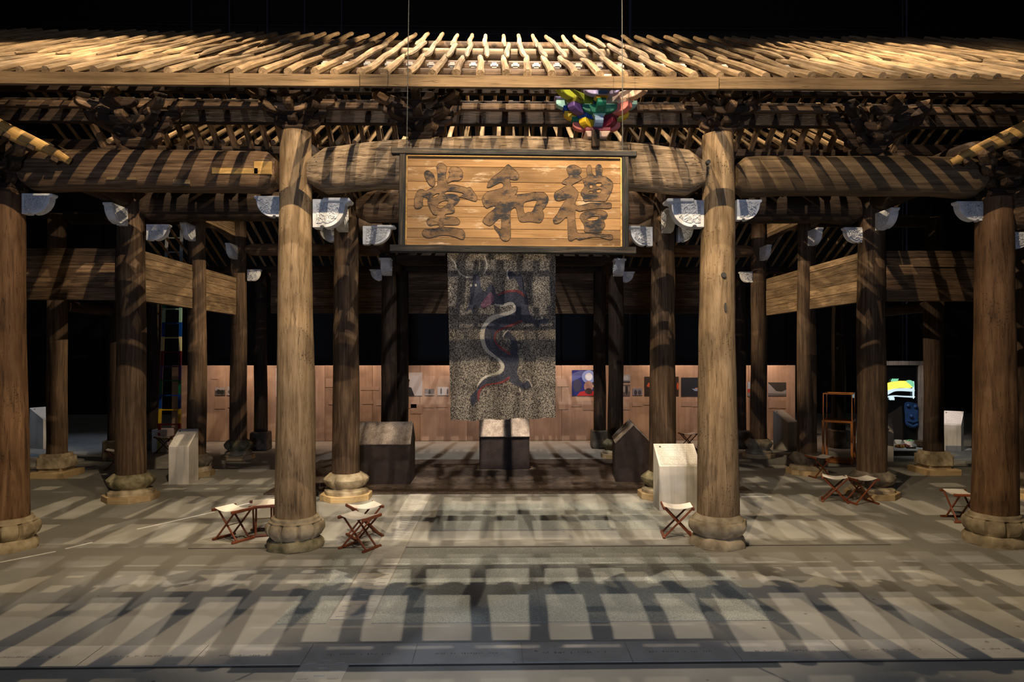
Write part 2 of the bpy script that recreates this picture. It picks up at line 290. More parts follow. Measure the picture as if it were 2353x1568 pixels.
# ---------------------------------------------------------------- mesh helpers
class MB:
    def __init__(s): s.v = []; s.f = []; s.mi = []
    def add(s, vs, fs, mi=0):
        o = len(s.v); s.v += [tuple(v) for v in vs]; s.f += [[o+i for i in f] for f in fs]; s.mi += [mi]*len(fs)
    def box(s, c, d, rot=None, taper=1.0, mi=0):
        x, y, z = d[0]/2, d[1]/2, d[2]/2; t = taper
        vs = [Vector(p) for p in ((-x*t, -y*t, -z), (x*t, -y*t, -z), (x*t, y*t, -z), (-x*t, y*t, -z), (-x, -y, z), (x, -y, z), (x, y, z), (-x, y, z))]
        if rot is not None: vs = [rot @ v for v in vs]
        s.add([v+Vector(c) for v in vs], [(3, 2, 1, 0), (4, 5, 6, 7), (0, 1, 5, 4), (1, 2, 6, 5), (2, 3, 7, 6), (3, 0, 4, 7)], mi)
        return s
    def tube(s, pts, rad, n=10, cap=True, mi=0):
        pts = [Vector(p) for p in pts]; k = len(pts)
        if not hasattr(rad, '__len__'): rad = [rad]*k
        vs = []; fs = []
        for i, p in enumerate(pts):
            d = (pts[min(i+1, k-1)]-pts[max(i-1, 0)]).normalized()
            up = Vector((0, 0, 1)) if abs(d.z) < .9 else Vector((1, 0, 0))
            a = d.cross(up).normalized(); b = a.cross(d)
            for j in range(n):
                t = 2*PI*j/n; vs.append(p+(a*math.cos(t)+b*math.sin(t))*rad[i])
        for i in range(k-1):
            for j in range(n):
                fs.append((i*n+j, i*n+(j+1) % n, (i+1)*n+(j+1) % n, (i+1)*n+j))
        if cap: fs += [tuple(range(n-1, -1, -1)), tuple(range((k-1)*n, k*n))]
        s.add(vs, fs, mi); return s
    def loft(s, rings, cap=True, mi=0):
        n = len(rings[0]); vs = [p for r in rings for p in r]; fs = []
        for i in range(len(rings)-1):
            for j in range(n): fs.append((i*n+j, i*n+(j+1) % n, (i+1)*n+(j+1) % n, (i+1)*n+j))
        if cap: fs += [tuple(range(n-1, -1, -1)), tuple(range((len(rings)-1)*n, len(rings)*n))]
        s.add(vs, fs, mi); return s
    def prism(s, poly, axis, a, b, mi=0):
        "poly of (u,v): axis y -> (u,?,v); axis x -> (?,u,v); axis z -> (u,v,?)"
        def P(u, v, w): return (u, w, v) if axis == 'y' else ((w, u, v) if axis == 'x' else (u, v, w))
        n = len(poly)
        s.add([P(u, v, a) for u, v in poly]+[P(u, v, b) for u, v in poly],
              [tuple(range(n))[::-1], tuple(range(n, 2*n))]+[(i, (i+1) % n, n+(i+1) % n, n+i) for i in range(n)], mi)
        return s
    def mesh(s, name, bev=0, seg=1, rough=0, rs=3.0, smooth=False, mats=(), seed=0):
        me = bpy.data.meshes.new(name); me.from_pydata(s.v, [], s.f)
        for i, p in enumerate(me.polygons): p.material_index = s.mi[i]
        bm = bmesh.new(); bm.from_mesh(me)
        bmesh.ops.recalc_face_normals(bm, faces=bm.faces)
        if bev:
            es = [e for e in bm.edges if len(e.link_faces) == 2 and e.calc_face_angle(0) > .5]
            bmesh.ops.bevel(bm, geom=es, offset=bev, segments=seg, affect='EDGES', clamp_overlap=True)
        if rough:
            for v in bm.verts:
                q = v.co*rs+Vector((seed*7.3, seed*3.1, seed))
                v.co += noise.noise_vector(q)*rough
        bm.to_mesh(me); bm.free()
        for m in mats: me.materials.append(m)
        if smooth:
            for p in me.polygons: p.use_smooth = True
            try: me.set_sharp_from_angle(angle=R(38))
            except Exception: pass
        return me
def link(name, me, parent=None, loc=(0, 0, 0), rot=(0, 0, 0), scale=None):
    o = bpy.data.objects.new(name, me); C.objects.link(o)
    o.location = loc; o.rotation_euler = rot
    if scale: o.scale = scale
    if parent: o.parent = parent
    return o
def part(name, mb, mat, parent=None, loc=(0, 0, 0), rot=(0, 0, 0), **k):
    mats = mat if isinstance(mat, (list, tuple)) else (mat,)
    return link(name, mb.mesh(name, mats=mats, **k), parent, loc, rot)
def thing(name, label, cat, loc=(0, 0, 0), rz=0, group=None):
    o = bpy.data.objects.new(name, None); C.objects.link(o); o.empty_display_size = .2
    o.location = loc; o.rotation_euler = (0, 0, rz); return tag(o, label, cat, group)
def tag(o, label, cat, group=None):
    o['label'] = label; o['category'] = cat; o['kind'] = 'thing'
    if group: o['group'] = group
    return o
def struct(o): o['kind'] = 'structure'; return o
def stuff(o): o['kind'] = 'stuff'; return o
def smoothpoly(pts, k=3, closed=True):
    n = len(pts); out = []
    for i in range(n if closed else n-1):
        p0, p1, p2, p3 = (pts[(i-1) % n], pts[i], pts[(i+1) % n], pts[(i+2) % n]) if closed else (pts[max(i-1, 0)], pts[i], pts[i+1], pts[min(i+2, n-1)])
        for j in range(k):
            t = j/k
            out.append(tuple(.5*((2*b)+(-a+c)*t+(2*a-5*b+4*c-d)*t*t+(-a+3*b-3*c+d)*t**3) for a, b, c, d in zip(p0, p1, p2, p3)))
    if not closed: out.append(tuple(pts[-1]))
    return out
def fillmesh(name, loops, depth, mats):
    "flat shape with holes, given thickness; drawn in local x,z and facing -y"
    cu = bpy.data.curves.new('tmp', 'CURVE'); cu.dimensions = '2D'; cu.fill_mode = 'BOTH'; cu.extrude = depth
    for lp in loops:
        sp = cu.splines.new('POLY'); sp.points.add(len(lp)-1); sp.use_cyclic_u = True
        for q, (x, z) in zip(sp.points, lp): q.co = (x, z, 0, 1)
    o = bpy.data.objects.new('tmp', cu); C.objects.link(o)
    me = bpy.data.meshes.new_from_object(o.evaluated_get(bpy.context.evaluated_depsgraph_get()))
    bpy.data.objects.remove(o); bpy.data.curves.remove(cu)
    me.transform(Matrix.Rotation(PI/2, 4, 'X')); me.name = name
    me.materials.clear()
    for m in mats: me.materials.append(m)
    return me
# ---------------------------------------------------------------- the room
struct(part('floor', MB().box((0, 14, -.05), (70, 60, .1)), M['floor']))
struct(part('wall_back', MB().box((0, 30, 15), (70, .2, 30.2)), M['black']))
struct(part('wall_left', MB().box((-24, 14, 15), (.2, 34, 30.2)), M['black']))
struct(part('wall_right', MB().box((24, 14, 15), (.2, 34, 30.2)), M['black']))
fl = bpy.data.objects['floor']; wb = bpy.data.objects['wall_back']
# gritty floor panels, tactile strip and pale slab row, laid 4 mm proud
for k, (x0, x1, y0, y1) in enumerate(((-1.23, .42, 6.62, 9.18), (.43, 2.05, 6.62, 9.18), (2.06, 2.72, 6.62, 9.18), (-2.15, -1.67, 6.62, 9.18), (-1.0, 2.6, 10.1, 11.9))):
    part('concrete_panel', MB().box(((x0+x1)/2, (y0+y1)/2, .002), (x1-x0, y1-y0, .004)), M['rough'], fl)
for k in range(9):
    y0 = 5.0+k*.86
    if k == 1: continue
    mb = MB().box((-1.45, y0+.425, .0025), (.40, .85, .005))
    for i in range(3):
        for j in range(6):
            mb.box((-1.57+i*.12, y0+.08+j*.14+(i % 2)*.05, .0065), (.085, .03, .004))
    part('tactile_plate', mb, M['tactile'], fl)
for k in range(15):
    x0 = -6.3+k*.93
    part('floor_slab', MB().box((x0+.46, 5.95, .003), (.922, .40, .006)), M['slab'], fl)
    mb = MB()
    xx = x0+.18
    while xx < x0+.72:
        ww = random.uniform(.006, .018); mb.box((xx, 5.93+random.uniform(-.006, .006), .0064), (ww, random.uniform(.012, .035), .001)); xx += ww+random.choice((.008, .008, .012, .05))
    part('engraved_line', mb, M['engrave'], fl)
part('floor_joint', MB().box((.6, 9.22, .0005), (9.5, .025, .003)), M['joint'], fl)
part('floor_joint', MB().box((0, 5.72, .0005), (16, .03, .003)), M['joint'], fl)
for a, b in (((0, 1293), (128, 1268)), ((150, 1262), (212, 1247)), ((315, 1217), (493, 1177)), ((540, 1165), (640, 1141))):  # slivers of light crossing the floor, modelled as thin pale strips
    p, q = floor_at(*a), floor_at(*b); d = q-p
    o = part('light_streak', MB().box((0, 0, .002), (d.length, .035, .004)), M['streak'], fl, loc=(p+q)/2, rot=(0, 0, math.atan2(d.y, d.x)))
part('light_streak', MB().box((0, 0, .002), (.55, .02, .004)), M['streak'], fl, loc=floor_at(1738, 1142))  # one more short light streak, laid as a pale strip
# black panels and pipes on the back wall
for k in range(14):
    part('wall_panel', MB().box((-22+k*3.3, 29.86, 8.5), (3.22, .06, 16.6)), M['black2'], wb)
def pipe(px, py0, py1, r, label, Y=28.0, mat='steel'):
    a = at(px, py0, Y); b = at(px, py1, Y)
    tag(part('wall_pipe', MB().tube([(a.x, Y, a.z), (a.x, Y, max(b.z, 0))], r, 8), M[mat], smooth=True), label, 'pipe', 'pipes before the dark back wall')
for k, px in enumerate((440, 527, 614, 700, 785)):
    pipe(px, -10, 105, .03, 'thin blue grey vertical pipe above the roof, %s of five from the left' % ['first', 'second', 'third', 'fourth', 'fifth'][k])
pipe(2083, -10, 1010, .05, 'tall twin blue grey pipe rising behind the framed mirror')
pipe(2074, -10, 1010, .025, 'slim blue grey pipe just left of the tall twin pipe')
pipe(1448, -10, 1000, .06, 'tall grey pipe behind the hall right of the banner')
for k, (py, px0, px1) in enumerate(((62, 900, 1500), (78, 960, 1440))):
    a = at(px0, py, 24); b = at(px1, py, 24); a.x, b.x = -23.95, 23.95
    tag(part('rigging_cable', MB().tube([a, b], .008, 6), M['wire']), ['upper thin level cable far above the roof ridge', 'lower thin level cable just above the roof ridge'][k], 'cable')
# ---------------------------------------------------------------- columns
def shaft_mb(r0, r1, z0, z1, seed, n=28, k=34, wob=.012):
    rings = []
    for i in range(k+1):
        t = i/k; z = z0+(z1-z0)*t; r = r0+(r1-r0)*t**1.15
        ox = noise.noise((seed, z*.5, 0))*.022; oy = noise.noise((seed, z*.5, 9))*.022
        ring = []
        for j in range(n):
            a = 2*PI*j/n
            q = r+noise.noise((math.cos(a)*1.4+seed*5, math.sin(a)*1.4, z*.55))*wob*1.7+noise.noise((math.cos(a)*4+seed, math.sin(a)*4, z*1.6))*wob*.5
            ring.append((ox+q*math.cos(a), oy+q*math.sin(a), z))
        rings.append(ring)
    return MB().loft(rings)
def lathe_mb(prof, n=48, lobes=0, amt=.06, oct=False):
    "prof: (radius, z, lobing share)"
    rings = []
    for r, z, l in prof:
        ring = []
        for j in range(n):
            a = 2*PI*j/n; q = r
            if l and lobes: q = r*(1-amt*l*(1-abs(math.cos(a*lobes/2)))**4*1.5)
            if l < 0: # octagonal
                s = PI/4; b = (a+s/2) % s-s/2; q = r*math.cos(s/2)/math.cos(b)*(-l)+r*(1+l)
            ring.append((q*math.cos(a+PI/8), q*math.sin(a+PI/8), z))
        rings.append(ring)
    return MB().loft(rings)
def octa(r, z0, z1):
    return MB().prism([(r*math.cos(PI/8+k*PI/4), r*math.sin(PI/8+k*PI/4)) for k in range(8)], 'z', z0, z1)
CN = [0]
def column(X, Y, r0, r1, top, base, wood_, label, stone_='stone', s=1.0):
    CN[0] += 1; sd = CN[0]*1.7
    t = thing('timber_column', label, 'column', (X, Y, 0), 0, 'timber columns of the hall')
    if base == 'drum':      # front row: lobed drum on a rough slab
        part('base_slab', lathe_mb([(.375, 0, -.8), (.385, .05, -.8), (.37, .10, -.7), (.33, .14, -.5)], 40), M[stone_], t, rough=.03, rs=6, smooth=True, seed=sd)
        part('base_drum', lathe_mb([(.30, .10, 0), (.315, .15, .5), (.365, .19, 1), (.39, .24, 1), (.392, .30, 1), (.375, .335, 1), (.345, .35, .6), (.345, .365, 0), (.315, .38, 0), (.31, .41, 0), (.285, .425, 0)], 80, 10, .09), M['stone'], t, rough=.006, rs=9, smooth=True, seed=sd)
        z0 = .42
    elif base == 'oct':     # front row right: faceted drum
        part('base_slab', lathe_mb([(.385, 0, -.9), (.39, .05, -.9), (.36, .11, -.8), (.30, .15, -.5)], 40), M[stone_], t, rough=.018, rs=6, smooth=True, seed=sd)
        part('base_drum', lathe_mb([(.29, .12, -.8), (.31, .15, -.8), (.36, .19, -.9), (.40, .25, -.9), (.405, .31, -.9), (.39, .34, -.9), (.36, .35, -.8), (.35, .37, -.5), (.31, .40, -.4), (.29, .425, 0)], 64), M['stone'], t, rough=.006, rs=9, smooth=True, seed=sd)
        z0 = .42
    elif base == 'plinth':  # wooden octagon under a stone drum
        part('wooden_plinth', octa(.47*s, 0, .105), M['plinthwood'], t, bev=.004)
        part('base_foot', lathe_mb([(.40*s, .105, -.8), (.40*s, .16, -.8), (.34*s, .20, -.6)], 40), M['stone'], t, rough=.014, rs=7, smooth=True, seed=sd)
        part('base_drum', lathe_mb([(.30*s, .18, 0), (.30*s, .22, .4), (.36*s, .27, 1), (.40*s, .33, 1), (.40*s, .37, 1), (.36*s, .41, .6), (.34*s, .42, 0), (.30*s, .455, 0), (.27*s, .47, 0)], 64, 12, .07), M[stone_], t, rough=.009, rs=9, smooth=True, seed=sd)
        z0 = .465
    elif base == 'square':
        part('wooden_plinth', MB().box((0, 0, .065), (.74*s, .74*s, .13)), M['plinthwood'], t, bev=.004)
        part('base_block', MB().box((0, 0, .31), (.58*s, .58*s, .36), taper=1.05), M[stone_], t, bev=.07, seg=2, rough=.010, rs=6, seed=sd)
        z0 = .485
    else:                   # rough block
        part('base_block', MB().box((0, 0, .25), (.46, .46, .5), taper=1.06), M[stone_], t, bev=.03, rough=.012, rs=6, seed=sd)
        z0 = .495
    part('shaft', shaft_mb(r0, r1, z0, top, sd), M[wood_], t, smooth=True)
    return t
XL, XR, XLO, XRO = -2.75, 3.0, -6.6, 6.85
column(XLO, 9.3, .272, .20, 4.75, 'drum', 'brown_z', 'massive brown front column cut by the left edge, on a carved stone drum')
column(XL, 9.3, .272, .195, 5.60, 'drum', 'pale_z', 'pale pitted front column left of the hanging sign, on a lobed stone drum', 'moss')
column(XR, 9.3, .275, .205, 5.60, 'oct', 'pale_z', 'pale front column with knot holes right of the hanging sign, on a faceted stone drum')
column(XRO, 9.3, .285, .215, 4.75, 'drum', 'brown_z', 'massive brown front column by the right edge, on a wide stone drum')
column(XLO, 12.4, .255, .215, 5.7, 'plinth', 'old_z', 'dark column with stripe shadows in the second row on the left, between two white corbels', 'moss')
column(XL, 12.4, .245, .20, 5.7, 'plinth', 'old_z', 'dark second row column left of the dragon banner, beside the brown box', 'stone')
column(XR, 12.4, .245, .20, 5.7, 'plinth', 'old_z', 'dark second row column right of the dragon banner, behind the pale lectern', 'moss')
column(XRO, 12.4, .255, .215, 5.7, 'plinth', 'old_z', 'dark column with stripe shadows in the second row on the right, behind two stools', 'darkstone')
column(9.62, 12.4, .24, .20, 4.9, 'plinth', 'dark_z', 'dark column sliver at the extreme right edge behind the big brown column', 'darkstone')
column(-9.45, 14.8, .20, .18, 5.6, 'square', 'old_z', 'slim column on a square stone block right of the bluish white lectern', 'stone')
column(XLO+.12, 14.8, .195, .175, 5.7, 'plinth', 'old_z', 'slim column right behind the angled lectern on the left', 'darkstone', .78)
column(XRO-.12, 14.8, .205, .18, 5.7, 'plinth', 'old_z', 'slim column on a broken stone base beside the glass case', 'darkstone', .92)
column(9.55, 14.8, .20, .18, 5.6, 'square', 'dark_z', 'slim column on a square stone block right of the framed mirror', 'stone')
column(-6.5, 17.2, .205, .18, 6.4, 'plinth', 'old_z', 'column on a mossy faceted base in front of the left timeline panels', 'moss', .85)
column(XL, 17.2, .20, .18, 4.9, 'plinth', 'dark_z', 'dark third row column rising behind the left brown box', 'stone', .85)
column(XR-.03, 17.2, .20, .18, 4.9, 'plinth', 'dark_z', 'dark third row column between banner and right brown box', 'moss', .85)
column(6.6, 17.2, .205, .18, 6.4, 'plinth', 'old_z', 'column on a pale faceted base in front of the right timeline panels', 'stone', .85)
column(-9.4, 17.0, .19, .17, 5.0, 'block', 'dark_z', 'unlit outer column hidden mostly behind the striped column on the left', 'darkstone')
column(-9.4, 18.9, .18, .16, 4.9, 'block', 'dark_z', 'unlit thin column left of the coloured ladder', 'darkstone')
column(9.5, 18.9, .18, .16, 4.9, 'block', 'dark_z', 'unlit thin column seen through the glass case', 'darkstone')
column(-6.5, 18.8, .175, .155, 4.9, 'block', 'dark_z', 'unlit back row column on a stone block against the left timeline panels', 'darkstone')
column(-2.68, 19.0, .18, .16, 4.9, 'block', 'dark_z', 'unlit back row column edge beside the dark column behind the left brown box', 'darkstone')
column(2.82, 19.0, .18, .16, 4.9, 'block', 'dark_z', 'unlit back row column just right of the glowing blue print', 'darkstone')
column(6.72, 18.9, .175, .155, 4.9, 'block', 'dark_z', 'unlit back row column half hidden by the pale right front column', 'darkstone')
# ---------------------------------------------------------------- crescent beams
def girder_mb(L, h, wd, crown, sag, seed, n=26, m=20, blunt=.055):
    "log beam along x from 0 to L, centred on y=0,z=0; crown lifts the back, sag arches the belly"
    rings = []
    for i in range(n+1):
        t = .5-.5*math.cos(PI*i/n) if i in (0, n) else i/n
        e = min(t, 1-t)/blunt; f = 1 if e >= 1 else max(.55, math.sqrt(max(0, 1-(1-e)**2)))
        q = 4*t*(1-t); top = h/2+crown*q; bot = -h/2+sag*min(1, q*1.6)
        zc = (top+bot)/2; hh = (top-bot)/2*f; ww = wd/2*(.8+.2*f)
        ring = []
        for j in range(m):
            a = 2*PI*j/m; ca, sa = math.cos(a), math.sin(a)
            sx = abs(ca)**.75*(1 if ca > 0 else -1); sz = abs(sa)**.75*(1 if sa > 0 else -1)
            k = 1+noise.noise((t*L*1.1+seed*9, ca*1.5, sa*1.5))*.05
            ring.append((t*L, ww*sx*k, zc+hh*sz*k))
        rings.append(ring)
    return MB().loft(rings)
GN = [0]
def girder(name, p, L, h, wd, label, mat, crown=0., sag=0., rz=0, blunt=.055, group='heavy beams of the hall'):
    GN[0] += 1
    o = part(name, girder_mb(L, h, wd, crown, sag, GN[0], blunt=blunt), M[mat], None, p, (0, 0, rz), smooth=True)
    return tag(o, label, 'beam', group)
gl = thing('crescent_beam', 'wide log beam with orange inlays across the front left bay', 'beam', (-6.34, 9.3, 5.05), 0, 'heavy beams of the hall')
part('log', girder_mb(3.37, .57, .46, .01, .035, 51), M['old_x'], gl, smooth=True)
for px, py, wpx, hpx, m in ((540, 393, 105, 14, 'gold'), (604, 386, 40, 30, 'gold'), (418, 421, 38, 14, 'plank_x'), (280, 411, 66, 6, 'eaves')):
    a = at(px, py, 9.07); s = 9.07/F
    part('inlay', MB().box((0, 0, 0), (wpx*s, .05, hpx*s)), M[m], gl, loc=Vector((a.x, 9.075+(.012 if py < 400 else .0), a.z))-gl.location, bev=.004)
girder('crescent_beam', (-2.54, 9.3, 5.06), 5.32, .60, .48, 'huge grey grained log beam arching behind the hanging sign', 'grey_x', .20, .09, blunt=.04)
girder('crescent_beam', (3.22, 9.3, 5.02), 3.42, .56, .46, 'smooth brown log beam with slanting shadows across the front right bay', 'brown_x', .02, .05)
girder('tie_beam', (6.98, 9.3, 4.62), 2.4, .56, .46, 'short round log beam end at the right edge above a white corbel', 'old_x', .1)
girder('tie_beam', (-9.2, 9.3, 4.62), 2.45, .56, .46, 'short round log beam end at the left edge', 'old_x', .1)
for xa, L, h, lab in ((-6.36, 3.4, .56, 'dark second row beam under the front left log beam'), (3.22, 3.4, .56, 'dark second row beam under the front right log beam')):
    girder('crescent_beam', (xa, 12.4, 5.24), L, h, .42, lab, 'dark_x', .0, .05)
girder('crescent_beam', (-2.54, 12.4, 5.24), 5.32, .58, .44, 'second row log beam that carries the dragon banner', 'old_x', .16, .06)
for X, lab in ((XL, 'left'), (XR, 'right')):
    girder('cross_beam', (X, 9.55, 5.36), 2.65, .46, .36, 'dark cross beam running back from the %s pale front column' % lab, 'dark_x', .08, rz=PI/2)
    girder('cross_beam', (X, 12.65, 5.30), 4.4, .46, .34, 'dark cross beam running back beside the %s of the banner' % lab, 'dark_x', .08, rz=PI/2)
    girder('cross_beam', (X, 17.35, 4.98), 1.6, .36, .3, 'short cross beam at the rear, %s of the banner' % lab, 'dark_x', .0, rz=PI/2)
for X, lab in ((XLO, 'left'), (XRO, 'right')):
    girder('cross_beam', (X, 9.5, 5.42), 2.7, .46, .36, 'dark cross beam running back from the massive %s edge column' % lab, 'dark_x', .06, rz=PI/2)
for x0, L, lab in ((-9.3, 2.6, 'left'), (6.9, 2.6, 'right')):
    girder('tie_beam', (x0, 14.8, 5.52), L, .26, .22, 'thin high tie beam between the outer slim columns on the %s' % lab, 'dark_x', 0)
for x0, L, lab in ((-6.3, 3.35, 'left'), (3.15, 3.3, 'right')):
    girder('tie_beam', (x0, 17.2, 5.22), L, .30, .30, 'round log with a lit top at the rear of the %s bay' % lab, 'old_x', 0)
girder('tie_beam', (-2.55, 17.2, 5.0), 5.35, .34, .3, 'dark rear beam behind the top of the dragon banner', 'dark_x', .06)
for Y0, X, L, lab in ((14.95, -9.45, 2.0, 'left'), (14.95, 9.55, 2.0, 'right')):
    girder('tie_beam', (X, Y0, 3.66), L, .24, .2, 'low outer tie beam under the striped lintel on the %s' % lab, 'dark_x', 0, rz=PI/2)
# ---------------------------------------------------------------- lintels of stacked planks
def planks(name, label, p, L, zs, th, mat, rz=0, seed=0, group='plank lintels', arch=0):
    t = thing(name, label, 'lintel', p, rz, group)
    for k in range(len(zs)-1):
        z0, z1 = zs[k], zs[k+1]-.006; of = random.uniform(-.006, .006)
        if arch and k == 0:
            poly = [(0, z0-.0)]+[(L*q/10, z0+arch*math.sin(PI*q/10)) for q in range(1, 10)]+[(L, z0), (L, z1), (0, z1)]
            mb = MB().prism(poly, 'y', -th/2+of, th/2+of)
        else:
            mb = MB().box((L/2, of, (z0+z1)/2), (L, th, z1-z0))
        part('plank', mb, M[mat], t, bev=.004, rough=.004, rs=2, seed=k+seed)
    return t
zz = [3.58, 3.80, 3.98, 4.20, 4.37, 4.50]
planks('plank_lintel', 'striped plank lintel between the left edge and the second row column', (-9.4, 12.4, 0), 2.56, zz, .16, 'old_x')
planks('plank_lintel', 'striped plank lintel between the right second row column and the right edge', (7.08, 12.4, 0), 2.4, zz, .16, 'old_x', seed=5)
for X, lab in ((-6.55, 'left'), (6.78, 'right')):
    planks('plank_lintel', 'sunlit pale plank lintel running back on the %s, nearer span' % lab, (X, 12.64, 0), 1.96, zz, .14, 'plank_x', PI/2, 11)
    planks('plank_lintel', 'sunlit pale plank lintel running back on the %s, farther span' % lab, (X, 15.0, 0), 2.0, zz, .14, 'plank_x', PI/2, 17)
    zu = [5.34, 5.62, 5.86, 6.12, 6.40]
    planks('arched_panel', 'high arched plank panel on the %s, nearer span' % lab, (X, 12.64, 0), 1.96, zu, .10, 'plank_x', PI/2, 23, arch=.16)
    planks('arched_panel', 'high arched plank panel on the %s with a ragged decayed edge, farther span' % lab, (X, 15.0, 0), 2.0, zu, .10, 'plank_x', PI/2, 29, arch=.16)
for x0, L, lab in ((-6.3, 3.45, 'left of'), (-2.5, 5.15, 'behind'), (3.0, 3.5, 'right of')):
    planks('plank_screen', 'dark horizontal plank screen high at the rear, %s the banner' % lab, (x0, 19.05, 0), L, [3.74, 3.96, 4.2, 4.42, 4.66, 4.88, 5.05], .08, 'old_x', 0, 37)
# decayed fringe hanging from the arched panels
kc = [o for o in C.objects if 'knot holes' in str(o.get('label', ''))][0]
for px, py, rx, rz_ in ((1663, 632, .034, .034), (1667, 706, .014, .06), (1628, 372, .03, .03)):
    p = at(px, py, 9.06); mb = MB().tube([(0, 0, 0), (0, .09, 0)], 1, 14); mb.v = [(x*rx, y, z*rz_) for x, y, z in mb.v]
    part('knot_hole', mb, M['joint'], kc, p-kc.location+Vector((0, -.008, 0)))
for X, sx, lab in ((-6.46, 1, 'left'), (6.69, -1, 'right')):
    rr = random.Random(3); poly = [(0, 0)]
    for q in range(17): poly.append((q*.045, -(.06+.16*rr.random()+(.10 if 4 < q < 9 else 0))))
    poly.append((.76, 0))
    o = part('rotten_board', MB().prism(poly, 'x', -.012, .012), M['dark_y'], None, (X, 15.5 if sx > 0 else 15.3, 5.98))
    tag(o, 'rotten ragged board hanging on the %s arched plank panel' % lab, 'board')
# side lugs: wooden pegs on columns
# ---------------------------------------------------------------- white corbels
def corbel(p, rz, Lc, H, T, label, cap=False):
    t = thing('corbel', label, 'corbel', p, rz, 'white carved corbels')
    pr = [(0, 0), (Lc, 0), (Lc, -.10*H), (Lc*.94, -.16*H)]
    for k in range(11):
        a = k/10*PI/2; pr.append((Lc*(.34+.58*math.cos(a)), -.16*H-.84*H*math.sin(a)))
    pr += [(Lc*.30, -.93*H), (Lc*.22, -.93*H), (Lc*.2, -H), (0, -H)]
    part('body', MB().prism(pr, 'y', -T/2, T/2), M['plaster'], t, bev=.006)
    def sc2(q, k): return (Lc*.42+(q[0]-Lc*.42)*k, -H*.46+(q[1]+H*.46)*k)
    ins = [sc2(q, .74) for q in pr]
    for s in (-1, 1):
        mb = MB().prism(ins, 'y', s*T/2-.002, s*(T/2+.012))
        part('carved_panel', mb, M['carved'], t, bev=.003)
        mb2 = MB()
        rr = random.Random(hash(label) % 999)
        rr = random.Random(len(label)*7+s)
        for k in range(16):
            u = Lc*(.16+.55*rr.random()); z = -H*(.16+.58*rr.random())
            pts = [(u+math.cos(q*.9)*.03*(1-q*.12), s*(T/2+.016), z+math.sin(q*.9)*.026*(1-q*.12)) for q in range(5)]
            mb2.tube(pts, .008, 5)
        stuff(part('scroll_relief', mb2, M['plaster'], t, smooth=True))
    if cap:
        part('capping', MB().box((Lc*.68, 0, -.07*H+.012), (Lc*.78, T+.08, .16*H)), M['plaster'], t, bev=.018)
    return t
def cb(px0, py0, px1, py1, Y, right, label, cap=False, T=.13):
    "right: the corbel projects to +x from its left column"
    a = at(px0 if right else px1, py0, Y); s = Y/F
    return corbel((a.x, Y, a.z), 0 if right else PI, (px1-px0)*s, (py1-py0)*s, T, label, cap)
cb(57, 447, 125, 493, 9.3, 1, 'bluish white corbel right of the massive left edge column')
cb(588, 453, 650, 500, 9.3, 0, 'bluish white corbel left of the pale left front column')
cb(722, 461, 802, 525, 9.3, 1, 'large sunlit white corbel right of the pale left front column', True, .17)
cb(1532, 463, 1614, 525, 9.3, 0, 'large sunlit white corbel left of the pale right front column', True, .17)
cb(1690, 461, 1748, 508, 9.3, 1, 'bluish white corbel right of the pale right front column')
cb(2190, 465, 2258, 510, 9.3, 0, 'bluish white corbel left of the massive right edge column')
cb(-60, 527, 10, 562, 9.3, 0, 'white corbel cut by the left edge of the view')
cb(2308, 535, 2368, 574, 9.3, 1, 'bright white corbel right of the massive right edge column')
cb(340, 517, 391, 553, 12.4, 1, 'grey white corbel right of the left striped column')
cb(734, 525, 778, 557, 12.4, 0, 'small corbel hanging below the large left sunlit corbel')
cb(835, 521, 904, 563, 12.4, 1, 'grey white corbel left of the hanging sign', True)
cb(1443, 523, 1498, 567, 12.4, 0, 'grey white corbel right of the hanging sign', True)
cb(1556, 523, 1594, 557, 12.4, 1, 'small corbel hanging below the large right sunlit corbel')
cb(1935, 524, 1984, 559, 12.4, 0, 'grey white corbel left of the right striped column')
cb(570, 620, 600, 646, 17.2, 1, 'small far corbel right of the column on the mossy base')
cb(850, 620, 884, 646, 17.2, 0, 'small far corbel facing left on the dark column left of the banner')
cb(1425, 625, 1458, 650, 17.2, 1, 'small far corbel facing right on the dark column right of the banner')
cb(1698, 625, 1729, 650, 17.2, 0, 'small far corbel left of the column on the pale base')
corbel((XLO, 12.16, 5.17), -PI/2, .52, .31, .15, 'corbel facing the viewer on the left striped column')
corbel((XRO, 12.16, 5.14), -PI/2, .52, .31, .15, 'corbel facing the viewer on the right striped column')
corbel((XL, 12.18, 5.19), -PI/2, .40, .42, .17, 'corbel facing the viewer on the second row column left of the sign')
corbel((XR, 12.18, 5.19), -PI/2, .40, .42, .17, 'corbel facing the viewer on the second row column right of the sign')
corbel((XLO+.12, 14.6, 5.32), -PI/2, .46, .32, .13, 'lit corbel facing the viewer on the slim column behind the angled lectern')
corbel((XRO-.12, 14.6, 5.26), -PI/2, .46, .32, .13, 'lit corbel facing the viewer on the slim column beside the glass case')
corbel((-6.5, 17.0, 5.28), -PI/2, .5, .33, .12, 'bright thin corbel facing the viewer on the column with the mossy base')
corbel((6.6, 17.0, 5.28), -PI/2, .5, .33, .12, 'bright thin corbel facing the viewer on the column with the pale base')
corbel((XL, 17.0, 4.93), -PI/2, .40, .38, .22, 'far square corbel facing the viewer left of the banner', True)
corbel((XR-.03, 17.0, 4.93), -PI/2, .40, .38, .22, 'far square corbel facing the viewer right of the banner', True)
